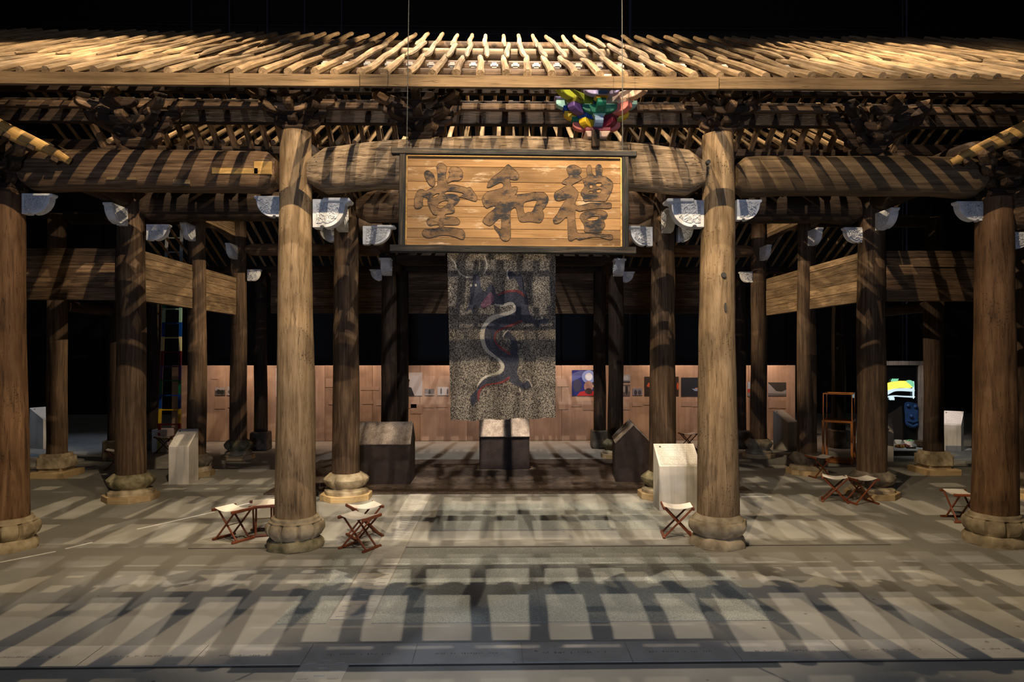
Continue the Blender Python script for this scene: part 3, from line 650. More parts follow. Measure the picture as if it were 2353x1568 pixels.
# ---------------------------------------------------------------- bracket sets
AC = {}
def arm_mesh(L1, L2, mat, th=.10, h=.10):
    k = (round(L1, 2), round(L2, 2), mat.name)
    if k not in AC:
        pr = [(-L1, h), (-L1, h*.5), (-L1+.03, h*.25), (-L1+.08, h*.07), (-L1+.14, 0), (L2-.14, 0), (L2-.08, h*.07), (L2-.03, h*.25), (L2, h*.5), (L2, h)]
        AC[k] = MB().prism(pr, 'y', -th/2, th/2).mesh('arm', bev=.006, mats=(mat,))
    return AC[k]
def block_mesh(mat, s=.15):
    k = ('b', mat.name, s)
    if k not in AC:
        mb = MB().box((0, 0, .014), (s, s, .028), taper=.72); mb.box((0, 0, .040), (s, s, .026))
        AC[k] = mb.mesh('block', bev=.004, mats=(mat,))
    return AC[k]
def bracket_set(X, Y, z0, label, mats=None, s=1.0, tiers=3, name='bracket_set', side=True):
    t = thing(name, label, 'bracket', (X, Y, z0), 0, 'roof bracket sets under the eaves'); t.scale = (s, s, s)
    rr = random.Random(int(X*100)+5)
    def A(i=0): return rr.choice(mats) if mats else M['dark_x' if rr.random() < .7 else 'old_x']
    link('base_block', MB().box((0, 0, .03), (.30, .30, .06), taper=.74).mesh('base', bev=.008, mats=(A(),)), t)
    link('base_block', MB().box((0, 0, .085), (.30, .30, .05)).mesh('base', bev=.008, mats=(A(),)), t)
    for k in range(tiers):
        z = .10+k*.13; rch = .26+.20*k
        link('arm', arm_mesh(.22, rch, A()), t, (0, 0, z), (0, 0, -PI/2))
        for sgn in (-1, 1):
            link('arm', arm_mesh(.22, rch*1.02, A()), t, (0, 0, z+.002*sgn), (0, 0, -PI/2+sgn*R(46)))
        link('arm', arm_mesh(.28+.1*k, .28+.1*k, A()), t, (0, 0, z-.003), (0, 0, 0))
        if k:
            link('arm', arm_mesh(.20, .20, A()), t, (0, -(rch-.21)+.01, z-.006), (0, 0, 0))
        ends = [(-PI/2, rch-.07), (-PI/2-R(46), rch*1.02-.07), (-PI/2+R(46), rch*1.02-.07), (0, .22+.1*k), (PI, .22+.1*k)]
        for a, r_ in ends:
            link('block', block_mesh(A()), t, (r_*math.cos(a), r_*math.sin(a), z+.098), (0, 0, a))
    return t
for px, lab, z0, s in ((320, 'brown bracket set standing on the front left log beam', 5.36, 1.0), (683, 'dark bracket set on top of the pale left front column', 5.56, .95),
                       (968, 'dark bracket set on the arched beam left of the sign centre', 5.46, 1.0), (1658, 'dark bracket set on top of the pale right front column', 5.56, .95),
                       (1995, 'brown bracket set standing on the front right log beam', 5.33, 1.0)):
    a = at(px, 300, 9.3)
    bracket_set(a.x, 9.3, z0, lab, None, s*1.12)
bracket_set(XLO, 9.3, 4.74, 'dark bracket set on top of the massive left edge column', None, 1.15)
bracket_set(XRO, 9.3, 4.74, 'dark bracket set on top of the massive right edge column', None, 1.15)
cc = [COL[k] for k in ('yellow', 'lime', 'green', 'blue', 'lavender', 'pink', 'crimson', 'salmon', 'sky', 'peach', 'purple', 'olive', 'mint', 'lavender', 'lime')]
bracket_set(at(1370, 300, 9.2).x, 9.2, 5.50, 'brightly multicoloured painted bracket set above the right half of the sign', cc, 1.14)
tag(part('timber_post', MB().box((0, 0, 0), (.10, .10, .22)), M['old_z'], None, (at(1368, 330, 9.05).x, 9.04, 5.46), bev=.006), 'small square post under the multicoloured bracket set', 'post')
for k, (px, lab) in enumerate(((480, 'dark inner bracket set in the left bay'), (850, 'dark inner bracket set left of the sign'), (1500, 'dark inner bracket set right of the sign'), (1830, 'dark inner bracket set in the right bay'))):
    a = at(px, 330, 12.4); bracket_set(a.x, 12.4, 5.55, lab, [M['dark_x']], 1.0)
# ---------------------------------------------------------------- roof
XA, XB = -9.3, 9.9
def roofz(Y): return 5.77+.554*(Y-7.7)
def rearz(Y): return 8.33-.486*(Y-12.4)
def pole_meshes(L, n, r, mat, tap=False):
    out = []
    for k in range(n):
        pts = []; rd = []
        for i in range(9):
            t = i/8
            pts.append((L*t, noise.noise((k*3.3+r*90, t*1.7, 0))*.028, noise.noise((k*5.1, t*1.7, 4))*.02))
            rd.append(r*(1.08-.25*t)*(1+noise.noise((k, t*6, 2))*.12)*(1 if not tap or t > .15 else (.3 if t == 0 else .85)))
        out.append(MB().tube(pts, rd, 8).mesh('rafter', mats=(mat,), smooth=True))
    return out
rf = thing('pole_roof', 'long front roof slope of pale peeled poles lit from above', 'roof', (0, 7.7, 5.77))
segs = [(7.66, 9.32, .046), (9.05, 10.85, .042), (10.55, 12.42, .040)]
pm = [pole_meshes(math.hypot(b-a, roofz(b)-roofz(a))+.04, 5, r, M['pole'], a > 8) for a, b, r in segs]
nR = int((XB-XA)/.268)+1
rr = random.Random(11)
for i in range(nR):
    x = XA+i*.268+rr.uniform(-.015, .015)
    for k, (a, b, r) in enumerate(segs):
        ya = a+(rr.uniform(-.10, .10) if k else 0)
        o = link('rafter', rr.choice(pm[k]), rf, (x+(.022 if k == 1 else -.012)+rr.uniform(-.02, .02), ya-7.7, roofz(ya)-5.77+(.022 if k else 0)-.008*(k == 2)), (rr.uniform(-3, 3), 0, 0))
        d = Vector((rr.uniform(-.035, .035)*1.5, b-a, roofz(b)-roofz(a)-(.01 if k < 2 else -.01))).normalized()
        o.rotation_euler = (Matrix.Rotation(rr.uniform(0, 6.2), 4, d) @ d.to_track_quat('X', 'Z').to_matrix().to_4x4()).to_euler()
for i in range(nR-1):
    part('spacer_block', MB().box((0, 0, 0), (.10, .07, .07)), M['lectern'], rf, (XA+.134+i*.268, 8.72-7.7, roofz(8.72)-5.77-.045), bev=.02, seg=2) if i % 1 == 0 and 18 < i < 58 else None
rr2 = thing('rear_roof', 'dark rear roof slope of thin poles behind the hall', 'roof', (0, 12.4, 8.33))
pr_ = [pole_meshes(math.hypot(b-a, rearz(b)-rearz(a)), 3, .036, M['pole']) for a, b in ((12.5, 16.0), (15.8, 19.7))]
for i in range(nR):
    x = XA+.1+i*.268+rr.uniform(-.015, .015)
    for k, (a, b) in enumerate(((12.5, 16.0), (15.8, 19.7))):
        o = link('rafter', rr.choice(pr_[k]), rr2, (x+.02*k, a-12.4, rearz(a)-8.33+.03*k))
        d = Vector((rr.uniform(-.03, .03), b-a, rearz(b)-rearz(a))).normalized()
        o.rotation_euler = d.to_track_quat('X', 'Z').to_matrix().to_euler()
def purlin(Y, z, r, label, mat='old_x', x0=XA, x1=XB):
    L = x1-x0; pts = [(L*i/12, noise.noise((Y, i*.4, 0))*.02, noise.noise((Y, i*.4, 5))*.02) for i in range(13)]
    return tag(part('purlin', MB().tube(pts, r, 12), M[mat], None, (x0, Y, z), smooth=True), label, 'purlin', 'round purlins under the roof poles')
purlin(8.62, 6.135, .075, 'round eaves purlin striped with light right under the eaves board')
purlin(9.18, roofz(9.18)-.15, .10, 'round purlin under the first lap of the roof poles')
purlin(10.72, roofz(10.72)-.14, .10, 'lit round purlin seen through the roof poles', 'pole')
purlin(12.4, roofz(12.4)-.20, .11, 'round ridge purlin at the top of the roof poles', 'old_x')
purlin(15.9, rearz(15.9)-.15, .09, 'round purlin midway down the rear roof', 'dark_x')
purlin(19.05, rearz(19.05)-.14, .10, 'round purlin low on the rear roof', 'dark_x')
def plate(Y, z, dy, dz, label, mat='old_x', x0=XA, x1=XB):
    return tag(part('wall_plate', MB().box(((x1-x0)/2, 0, 0), (x1-x0, dy, dz)), M[mat], None, (x0, Y, z), bev=.008, rough=.004), label, 'beam', 'squared plates above the brackets')
plate(8.98, 6.05, .08, .07, 'squared plate with light patches behind the eaves purlin', 'dark_x')
plate(9.3, 6.22, .14, .12, 'squared plate along the tops of the front bracket sets', 'dark_x')
plate(9.36, 5.985, .08, .09, 'lower squared plate along the front bracket sets')
plate(10.1, 6.16, .12, .34, 'dark deep plate behind the front bracket sets', 'dark_x')
plate(12.4, 6.34, .16, .2, 'dark squared plate along the inner bracket sets', 'dark_x')
plate(11.42, 5.98, .12, .12, 'thin dark rail at the foot of the ceiling slats', 'dark_x', -6.6, 6.85)
for X, lab in ((-5.6, 'left'), (5.9, 'right')):
    girder('tie_beam', (X, 9.55, 6.0), 1.5, .34, .32, 'dark round log end under the eaves in the front %s bay' % lab, 'dark_x', 0, rz=PI/2)
# eaves board of four lengths
ev = thing('eaves_board', 'long squared eaves board running across the whole front', 'board', (0, 7.68, 5.665))
a = [XA-.2, at(530, 190, 7.7).x, at(828, 190, 7.7).x, at(1650, 190, 7.7).x, XB+.2]
for k in range(4):
    part('board', MB().box(((a[k+1]-a[k])/2, 0, 0), (a[k+1]-a[k]-.006, .055, .135)), M['eaves'], ev, (a[k], rr.uniform(-.004, .004), rr.uniform(-.003, .003)), bev=.004, rough=.003)
# golden notched struts at both ends
for sg, p0, p1, lab in ((-1, at(162, 372, 9.0), at(0, 290, 8.55), 'left'), (1, at(2186, 374, 9.0), at(2353, 295, 8.55), 'right')):
    d = (p1-p0); Ln = d.length*2.3; q = d.to_track_quat('X', 'Z').to_euler()
    t = thing('notched_strut', 'golden hewn strut with notches slanting across the upper %s corner' % lab, 'strut', p0)
    t.rotation_euler = q
    pts = [(Ln*i/10, .01*math.sin(i), .012*math.sin(i*1.3)) for i in range(11)]
    part('log', MB().tube(pts, [.045+.05*min(1, i/3) for i in range(11)], 12), M['gold'], t, smooth=True)
    for k in range(5): part('notch', MB().box((.16+k*.27, 0, -.075), (.085, .15, .07)), M['old_y'], t, bev=.006)
# ceiling slats inside, and poles of the inner ceiling
sl = thing('slatted_ceiling', 'flat dark ceiling slats sloping back behind the front beams', 'ceiling', (0, 10.6, 6.52))
rr = random.Random(5)
d = Vector((0, .92, -.64)); Ls = d.length; q = d.to_track_quat('X', 'Z').to_euler()
sm_ = [MB().loft([[(Ls*t, -.035, -.03+.06*math.sin(PI*t)), (Ls*t, .035, -.03+.06*math.sin(PI*t)), (Ls*t, .035, .05+.06*math.sin(PI*t)), (Ls*t, -.035, .05+.06*math.sin(PI*t))] for t in [i/6 for i in range(7)]]).mesh('slat', mats=(M['old_x'],))]
for i in range(50):
    x = -6.5+i*.268
    link('slat', sm_[0], sl, (x+rr.uniform(-.01, .01), 0, 0), q)
ic = thing('inner_pole_ceiling', 'pale lit poles rising inside behind the ceiling slats', 'ceiling', (0, 11.45, 6.14))
d = Vector((0, 2.2, 1.25)); pmi = pole_meshes(d.length, 4, .04, M['pole']); q = d.to_track_quat('X', 'Z').to_euler()
for i in range(50):
    link('rafter', rr.choice(pmi), ic, (-6.45+i*.268+rr.uniform(-.02, .02), 0, 0), (q[0], q[1], q[2]+rr.uniform(-.02, .02)))
purlin(13.6, 7.28, .09, 'inner purlin at the top of the lit inner poles', 'old_x', -6.6, 6.85)
# ---------------------------------------------------------------- hanging sign
SY = 7.3; ks = SY/F/4.1281
sg = thing('hanging_sign', 'long wooden sign with three big worn Chinese characters in a black frame', 'sign', at(895+1181/4.1281, 335+535/4.1281, SY), 0)
sg.rotation_euler = (R(-3), R(.35), 0)
def su(x, y): return ((x-1181)*ks, (535-y)*ks)
ybs = [100, 205, 350, 440, 520, 585, 690, 800, 885, 970]
for k in range(9):
    (x0, z0), (x1, z1) = su(163, ybs[k+1]), su(2203, ybs[k])
    part('sign_plank', MB().box(((x0+x1)/2, random.uniform(-.001, .001), (z0+z1)/2), (x1-x0, .03, z1-z0-.003)), M['signwood'], sg, bev=.002)
for x0, y0, x1, y1 in ((20, 38, 2345, 96), (18, 962, 2335, 1028)):
    (a, b), (c, d) = su(x0, y1), su(x1, y0)
    part('frame_rail', MB().box(((a+c)/2, -.015, (b+d)/2), (c-a, .075, d-b)), M['frame_black'], sg, bev=.006, rough=.003)
for x0, y0, x1, y1 in ((97, 90, 161, 965), (2203, 90, 2268, 965)):
    (a, b), (c, d) = su(x0, y1), su(x1, y0)
    part('frame_stile', MB().box((0, 0, 0), (d-b, .065, c-a)), M['frame_black'], sg, ((a+c)/2, -.012, (b+d)/2), (0, PI/2, 0), bev=.006, rough=.003)
for x0, y0, x1, y1 in ((163, 97, 2203, 112), (163, 955, 2203, 968), (161, 100, 174, 965), (2190, 100, 2203, 965)):
    (a, b), (c, d) = su(x0, y1), su(x1, y0)
    part('inner_moulding', MB().box(((a+c)/2, -.022, (b+d)/2), (c-a, .03, d-b)), M['gold'], sg)
TANG = [[(457,290),(452,230),(445,205),(470,175),(505,178),(535,200),(543,230),(533,290),(550,372),(600,378),(680,392),(735,408),(765,402),(800,445),(830,490),(832,520),(815,535),(770,525),(715,505),(665,500),(668,520),(640,560),(610,580),(620,615),(610,650),(540,660),(535,685),(600,685),(650,700),(672,735),(655,760),(600,765),(520,765),(525,785),(600,790),(690,805),(720,845),(715,890),(690,900),(620,875),(540,862),(470,868),(400,888),(355,885),(325,865),(320,830),(345,808),(420,805),(470,790),(475,765),(430,765),(395,775),(365,755),(360,720),(385,700),(440,700),(455,670),(425,665),(400,630),(375,580),(365,540),(365,510),(330,500),(320,530),(320,580),(300,605),(260,610),(243,590),(243,530),(255,470),(285,430),(320,430),(350,440),(400,410),(450,395),(457,350)],
 [(410,495),(440,470),(475,465),(455,490),(420,505)], [(455,590),(470,560),(510,535),(555,533),(555,555),(530,585),(495,605),(465,600)], [(525,458),(550,440),(640,445),(703,460),(690,480),(662,497),(640,478),(590,468),(530,472)],
 [(330,275),(350,248),(375,248),(405,270),(425,300),(435,350),(430,385),(405,395),(380,380),(355,340)], [(545,345),(575,270),(560,250),(585,210),(620,205),(665,220),(693,260),(690,310),(660,335),(600,340),(560,360)]]
HE = [[(1065,235),(1105,190),(1130,180),(1165,210),(1210,250),(1228,285),(1215,320),(1180,325),(1140,320),(1145,350),(1155,395),(1190,390),(1213,400),(1205,450),(1190,470),(1260,460),(1340,450),(1430,440),(1480,455),(1507,500),(1500,540),(1470,590),(1450,610),(1465,660),(1450,710),(1420,735),(1340,725),(1250,728),(1225,700),(1215,650),(1195,590),(1150,620),(1148,700),(1150,800),(1150,870),(1130,905),(1095,912),(1060,890),(1035,840),(1005,800),(990,760),(1030,790),(1058,800),(1060,700),(1030,705),(990,745),(950,768),(900,745),(887,715),(930,660),(1000,600),(1000,575),(950,590),(920,598),(890,560),(880,510),(900,470),(940,440),(1020,420),(1075,400),(1075,360),(1050,350),(1000,375),(960,395),(925,400),(935,360),(970,310),(1020,270)],
 [(1275,545),(1330,525),(1395,520),(1380,570),(1350,630),(1310,635),(1285,650),(1270,600)]]
LI = [[(1680,205),(1720,178),(1770,180),(1810,205),(1820,240),(1800,270),(1826,310),(1780,340),(1730,370),(1760,400),(1790,440),(1780,490),(1760,540),(1790,570),(1900,540),(2000,540),(2090,535),(2108,560),(2090,590),(1990,590),(1880,605),(1800,620),(1765,610),(1760,700),(1775,800),(1790,830),(1850,830),(1950,835),(2050,840),(2110,845),(2115,880),(2080,890),(1980,865),(1880,875),(1800,895),(1770,880),(1720,905),(1695,880),(1690,780),(1685,680),(1650,700),(1610,735),(1565,740),(1552,700),(1590,650),(1620,590),(1660,530),(1680,500),(1620,520),(1575,515),(1560,480),(1570,440),(1620,410),(1680,370),(1640,355),(1645,330),(1700,290),(1690,250)],
 [(1832,312),(1860,300),(1875,280),(1870,210),(1890,175),(1915,190),(1920,240),(1940,275),(1960,270),(1955,200),(1975,170),(2005,175),(2020,220),(2015,275),(2060,290),(2110,330),(2120,370),(2100,440),(2060,510),(2030,525),(1900,520),(1850,525),(1830,480),(1812,440),(1850,380)],
 [(1900,365),(1925,365),(1925,395),(1900,395)], [(1960,350),(2010,345),(2005,375),(1965,380)], [(1895,425),(1930,425),(1930,445),(1895,445)], [(1965,410),(2005,405),(2000,435),(1970,440)],
 [(1805,670),(1840,630),(1920,612),(2000,607),(2050,625),(2068,650),(2050,690),(2030,700),(2045,760),(2010,800),(2000,822),(1860,820),(1850,780),(1840,740),(1815,700)], [(1880,690),(1920,670),(1980,668),(1970,700),(1890,710)]]
for nm, ch in (('first', TANG), ('second', HE), ('third', LI)):
    loops = [[su(*p) for p in smoothpoly(l, 3)] for l in ch]
    c = link('character', fillmesh('character', loops, .002, (M['char'],)), sg, (0, -.0175, 0))
    mb = MB()
    for l in loops: mb.tube([(x, 0, z) for x, z in l+l[:1]], .0019, 5, False)
    part('carved_outline', mb, M['line'], c, (0, -.003, 0))
for px in (933, 1431):
    p = at(px, 350, SY)
    part('hanging_wire', MB().tube([(0, 0, 0), (0, 0, 16.5-p.z)], .005, 6), M['wire'], sg, p-sg.location)
# ---------------------------------------------------------------- dragon banner
BY = 12.08; kb = BY/F/4.0223
tl = at(1020, 580, BY)
def wave(x): return .022*math.sin(x*5.2+.6)+.010*math.sin(x*11+1)
bn = thing('dragon_banner', 'long woven bead banner with a dark blue dragon hanging under the sign', 'banner', (tl.x+543*kb, BY, tl.z), 0)
def bu_(x, y): return ((x-543)*kb, -y*kb)
def cloth(top, bot, yoff, th, n=40, m=24):
    # four corners: left/right x at the top and at the bottom
    mb = MB(); vs = []; fs = []
    for s in (0, 1):
        for j in range(m+1):
            for i in range(n+1):
                t = i/n; v = j/m
                x = (top[0]+(top[1]-top[0])*t)*(1-v)+(bot[0]+(bot[1]-bot[0])*t)*v
                z = top[2]*(1-v)+(bot[2]+(bot[3]-bot[2])*t+.012*math.sin(t*22))*v
                vs.append((x, wave(x)*(.1+.9*v)+yoff+s*th, z))
    N1 = (n+1)*(m+1)
    for j in range(m):
        for i in range(n):
            a = j*(n+1)+i; fs.append((a, a+1, a+n+2, a+n+1)); fs.append((N1+a, N1+a+n+1, N1+a+n+2, N1+a+1))
    for i in range(n):
        fs.append((i, N1+i, N1+i+1, i+1)); b = m*(n+1)+i; fs.append((b, b+1, N1+b+1, N1+b))
    for j in range(m):
        a = j*(n+1); fs.append((a, a+n+1, N1+a+n+1, N1+a)); b = a+n; fs.append((b, N1+b, N1+b+n+1, b+n+1))
    mb.add(vs, fs); return mb
zt = 4.93-tl.z
part('cloth', cloth((bu_(25, 0)[0], bu_(1032, 0)[0], zt), (bu_(62, 0)[0], bu_(1030, 0)[0], bu_(0, 1556)[1], bu_(0, 1530)[1]), 0, .008), M['bead'], bn, smooth=True)
for xx in (-.8, 0, .8): part('strap', MB().box((xx, .06, zt+.11), (.05, .14, .25)), M['canvas'], bn)
part('hanging_rod', MB().tube([(bu_(0, 0)[0], 0, zt), (bu_(1060, 0)[0], 0, zt)], .02, 8), M['old_x'], bn)
ztop = zt; zbot = bu_(0, 1545)[1]
def motif(name, polys, mat, off):
    loops = [[bu_(*p) for p in smoothpoly(l, 3)] for l in polys]
    me = fillmesh(name, loops, .001, (mat,))
    bm = bmesh.new(); bm.from_mesh(me)
    bmesh.ops.triangulate(bm, faces=bm.faces)
    for _ in range(2):
        es = [e for e in bm.edges if e.calc_length() > .10]
        if es: bmesh.ops.subdivide_edges(bm, edges=es, cuts=1)
        bmesh.ops.triangulate(bm, faces=bm.faces)
    for v in bm.verts:
        f_ = (v.co.z-ztop)/(zbot-ztop); v.co.y += wave(v.co.x)*(.1+.9*f_)-off
    bm.to_mesh(me); bm.free()
    return link(name, me, bn)
motif('dragon_belly', [[(470,475),(540,480),(605,455),(650,470),(668,520),(650,560),(560,590),(490,610),(430,650),(395,700),(378,780),(395,860),(440,920),(500,970),(555,1030),(555,1080),(520,1120),(440,1140),(370,1170),(320,1230),(303,1250),(330,1180),(380,1140),(450,1118),(500,1095),(526,1050),(478,985),(415,945),(362,885),(335,790),(340,715),(380,635),(445,582),(540,560),(625,530),(638,500),(615,485),(540,500),(475,492)]], M['bead_cream'], .004)
motif('dragon_body', [[(470,385),(520,390),(570,370),(640,360),(700,365),(745,400),(775,420),(780,500),(810,590),(870,625),(920,605),(960,625),(945,665),(900,660),(870,700),(850,680),(800,650),(740,650),(700,630),(600,680),(510,715),(485,760),(485,830),(530,890),(600,930),(620,860),(605,800),(550,785),(560,750),(590,725),(620,755),(660,790),(685,880),(680,950),(695,1000),(675,1100),(700,1180),(740,1210),(770,1185),(805,1245),(740,1262),(690,1235),(620,1200),(600,1165),(540,1195),(470,1208),(400,1215),(345,1265),(320,1350),(260,1420),(250,1330),(300,1270),(330,1220),(380,1170),(470,1145),(540,1115),(562,1050),(520,985),(460,940),(400,880),(375,790),(385,700),(440,640),(520,605),(620,570),(665,540),(660,490),(620,455),(540,475),(470,470)]], M['bead_navy'], .008)
motif('dragon_head', [[(265,232),(290,200),(325,212),(335,260),(345,330),(375,362),(400,325),(425,290),(455,310),(480,385),(475,470),(400,480),(340,500),(290,500),(265,590),(255,520),(195,545),(235,480),(248,400),(240,330),(270,290)]], M['bead_navy'], .006)
motif('dragon_cheek', [[(395,405),(430,370),(458,400),(455,460),(400,500),(350,515),(345,470)]], M['bead_plum'], .010)
motif('dragon_foreleg', [[(700,390),(688,300),(650,240),(600,246),(585,190),(632,180),(680,215),(705,190),(735,260),(745,330),(768,420)]], M['bead_navy'], .006)
motif('dragon_spine', [[(500,385),(570,352),(640,345),(700,352),(748,395),(738,412),(690,375),(630,366),(560,378),(505,400)]], M['bead_red'], .011)
motif('dragon_spine', [[(490,720),(600,670),(715,625),(718,645),(610,690),(510,725),(477,770),(485,830),(540,880),(612,930),(605,947),(530,900),(473,840),(463,770)]], M['bead_red'], .011)
motif('dragon_spine', [[(380,1222),(470,1205),(540,1188),(600,1148),(606,1167),(550,1206),(480,1220),(390,1234),(335,1290),(322,1380),(308,1330),(320,1270)]], M['bead_red'], .011)
motif('dragon_claw', [[(585,160),(575,200),(588,245),(598,240),(588,200),(595,165)]], M['bead_cream'], .008)
motif('dragon_claw', [[(765,1180),(790,1195),(808,1245),(815,1240),(800,1195),(775,1172)]], M['bead_cream'], .010)
motif('dragon_claw', [[(540,775),(555,745),(590,715),(595,722),(565,750),(550,782)]], M['bead_cream'], .010)
motif('dragon_claw', [[(690,1255),(700,1290),(715,1285),(702,1255)]], M['bead_cream'], .010)
motif('dragon_claw', [[(895,600),(905,590),(915,608),(905,618)]], M['bead_cream'], .010)
motif('dragon_eye', [[(240,300),(255,296),(260,315),(246,320)]], M['bead_cream'], .010)
motif('dragon_eye', [[(282,296),(298,292),(303,310),(290,316)]], M['bead_cream'], .010)
motif('dragon_whisker', [[(65,45),(100,85),(125,150),(150,185),(200,222),(260,222),(262,232),(200,236),(142,195),(115,155),(92,95),(62,55)]], M['bead_cream'], .010)
motif('dragon_whisker', [[(376,20),(388,60),(402,100),(400,150),(372,205),(362,200),(386,148),(388,105),(374,60)]], M['bead_cream'], .010)
# ---------------------------------------------------------------- rug and brown boxes
rg = part('rug', MB().box((0, 0, .014), (9.15, 4.05, .028)), M['rug'], None, (.22, 14.74, 0), bev=.01)
tag(rg, 'dark brown shaggy rug under the dragon banner and brown boxes', 'rug')
def felt_box(p, W, D, h, hr, rz, label):
    "house shaped box: walls and two sloping tops"
    t = thing('felt_box', label, 'box', p, rz, 'brown felt boxes on the rug')
    part('body', MB().prism([(-D/2, 0), (D/2, 0), (D/2, h), (0, hr), (-D/2, h)], 'x', -W/2, W/2), M['feltdark'], t)
    for s in (-1, 1):
        dz = hr-h; L = math.hypot(D/2, dz); an = math.atan2(dz, D/2)
        part('sloping_top', MB().box((0, 0, 0), (W+.02, L+.03, .035)), M['felt'], t, (0, s*D/4, (h+hr)/2+.014), (-s*an, 0, 0), bev=.008)
    return t
q = floor_at(1159, 1082)
felt_box((q.x, q.y+.34, .028), 1.12, .68, .72, 1.10, 0, 'brown felt box with a brightly lit sloping top below the banner')
q = floor_at(942, 1117)
felt_box((q.x-.55, q.y+.42, .028), 1.10, .80, .78, 1.17, 0, 'brown felt box with shaded sloping top beside the left second row column')
q = floor_at(1462, 1112)
felt_box((q.x, q.y+.52, .028), 1.0, .72, .78, 1.14, PI/2-R(6), 'dark gabled felt box seen from its end, right of the banner')
# ---------------------------------------------------------------- lecterns
def lectern(p, W, D, hf, hb, rz, label, mat='lectern', symbol=True):
    t = thing('lectern', label, 'lectern', p, rz, 'pale slanted lecterns')
    part('body', MB().prism([(-D/2, 0), (D/2, 0), (D/2, hb), (-D/2, hf)], 'x', -W/2, W/2), M[mat], t, bev=.004)
    an = math.atan2(hb-hf, D); L = math.hypot(D, hb-hf)
    s = part('printed_top', MB().box((0, 0, 0), (W*.90, .004, L*.88)), M['print_l'], t, (0, -.002, (hf+hb)/2+.004), (an-PI/2, 0, 0))
    if symbol: part('round_symbol', MB().tube([(-W*.36, -.002, L*.34), (-W*.36, -.006, L*.34)], .018, 16), M['joint'], s)
    return t
q = floor_at(411, 1114); lectern((q.x, q.y+.21, 0), .40, .44, .76, 1.07, 0, 'pale lectern with a raking shadow beside the slim column on the left')
q = floor_at(1563, 1174); lectern((q.x, q.y+.22, 0), .70, .44, .74, 1.06, 0, 'wide pale lectern with sunlit slanted top standing beside the pale right front column')
q = floor_at(98, 1032); lectern((q.x-.1, q.y+.3, 0), .55, .55, .82, 1.12, R(68), 'bluish white lectern glowing behind the massive left edge column')
q = floor_at(1812, 1035); lectern((q.x, q.y+.2, 0), .46, .46, .76, 1.06, R(34), 'pinkish lectern before the right end of the timeline panels')
q = floor_at(2030, 1060); lectern((q.x, q.y+.2, 0), .60, .46, .66, 1.02, R(-25), 'brown lectern half hidden by the right striped column')
q = floor_at(2200, 1037); lectern((q.x, q.y+.2, 0), .46, .46, .70, 1.05, R(-42), 'small lectern with a glowing pink top near the right edge')
tag(part('steel_post', MB().tube([(0, 0, 0), (0, 0, .62)], .04, 12), M['steel'], None, floor_at(2236, 1030), smooth=True), 'short shiny steel post right of the glowing pink lectern', 'post')
tag(part('display_plinth', MB().box((0, 0, .3), (.40, .40, .6)), M['white'], None, floor_at(366, 1040)+Vector((0, .2, 0)), bev=.01), 'white plinth at the foot of the coloured ladder', 'plinth')
# ---------------------------------------------------------------- folding stools
def make_stool(label):
    t = thing('folding_stool', label, 'stool', (0, 0, 0), 0, 'folding canvas stools')
    W, D, H = .40, .34, .43
    for s in (-1, 1):
        part('top_rail', MB().box((0, 0, 0), (D+.06, .035, .04)), M['rosewood'], t, (s*W/2, 0, H), (0, 0, PI/2), bev=.006)
        part('foot_rail', MB().box((0, 0, 0), (D+.04, .04, .03)), M['rosewood'], t, (s*W/2, 0, .016), (0, 0, PI/2), bev=.006)
        for e in (-1, 1):
            y = e*(D/2-.03-(.035 if s > 0 else 0))
            d = Vector((-s*(W-.02), 0, H-.03)); mb = MB().tube([(0, 0, 0), tuple(x for x in (d.length, 0, 0))], .014, 8)
            part('leg', mb, M['rosewood'], t, (s*(W/2-.01), y, .02), d.to_track_quat('X', 'Z').to_euler(), smooth=True)
    part('pivot_rod', MB().tube([(0, -D/2+.02, H/2), (0, D/2-.02, H/2)], .006, 6), M['brass'], t)
    rings = []
    mb = MB(); n = 8
    prof = [(-W/2+.0, H+.022)]+[(-W/2+W*i/n, H+.020-.035*math.sin(PI*i/n)) for i in range(n+1)]
    top = [(-W/2+W*i/n, H+.024-.035*math.sin(PI*i/n)) for i in range(n+1)]
    bot = [(x, z-.006) for x, z in top][::-1]
    mb.prism(top+bot, 'y', -D/2+.015, D/2-.015)
    part('seat', mb, M['canvas'], t)
    return t
def copy_tree(o, parent=None):
    c = o.copy(); C.objects.link(c); c.parent = parent
    for ch in o.children: copy_tree(ch, c)
    return c
ST = [(537, 1240, -30, 'folding stool with bright seat standing just left of the pale left front column'), (606, 1226, -72, 'folding stool tucked behind the pale left front column, its seat turned sideways'),
      (827, 1260, -28, 'nearer of two overlapping folding stools right of the pale left front column'), (838, 1232, 32, 'farther of two overlapping folding stools right of the pale left front column'),
      (1556, 1232, -8, 'folding stool standing before the wide pale lectern'), (1918, 1152, -24, 'folding stool with bright folded seat before the right striped column'),
      (1979, 1156, 6, 'folding stool touching the plinth of the right striped column'), (2206, 1196, 84, 'orange brown folding stool left of the massive right edge column'),
      (378, 1041, 12, 'small far folding stool behind the angled lectern'), (268, 1078, 20, 'unlit folding stool left of the left striped column'),
      (1581, 1033, 5, 'small far folding stool behind the wide pale lectern'), (1882, 1096, 10, 'unlit folding stool against the broken stone base')]
proto = make_stool(ST[0][3])
for k, (px, py, a, lab) in enumerate(ST):
    o = proto if k == 0 else copy_tree(proto)
    o.location = floor_at(px, py); o.rotation_euler = (0, 0, R(a)); o['label'] = lab
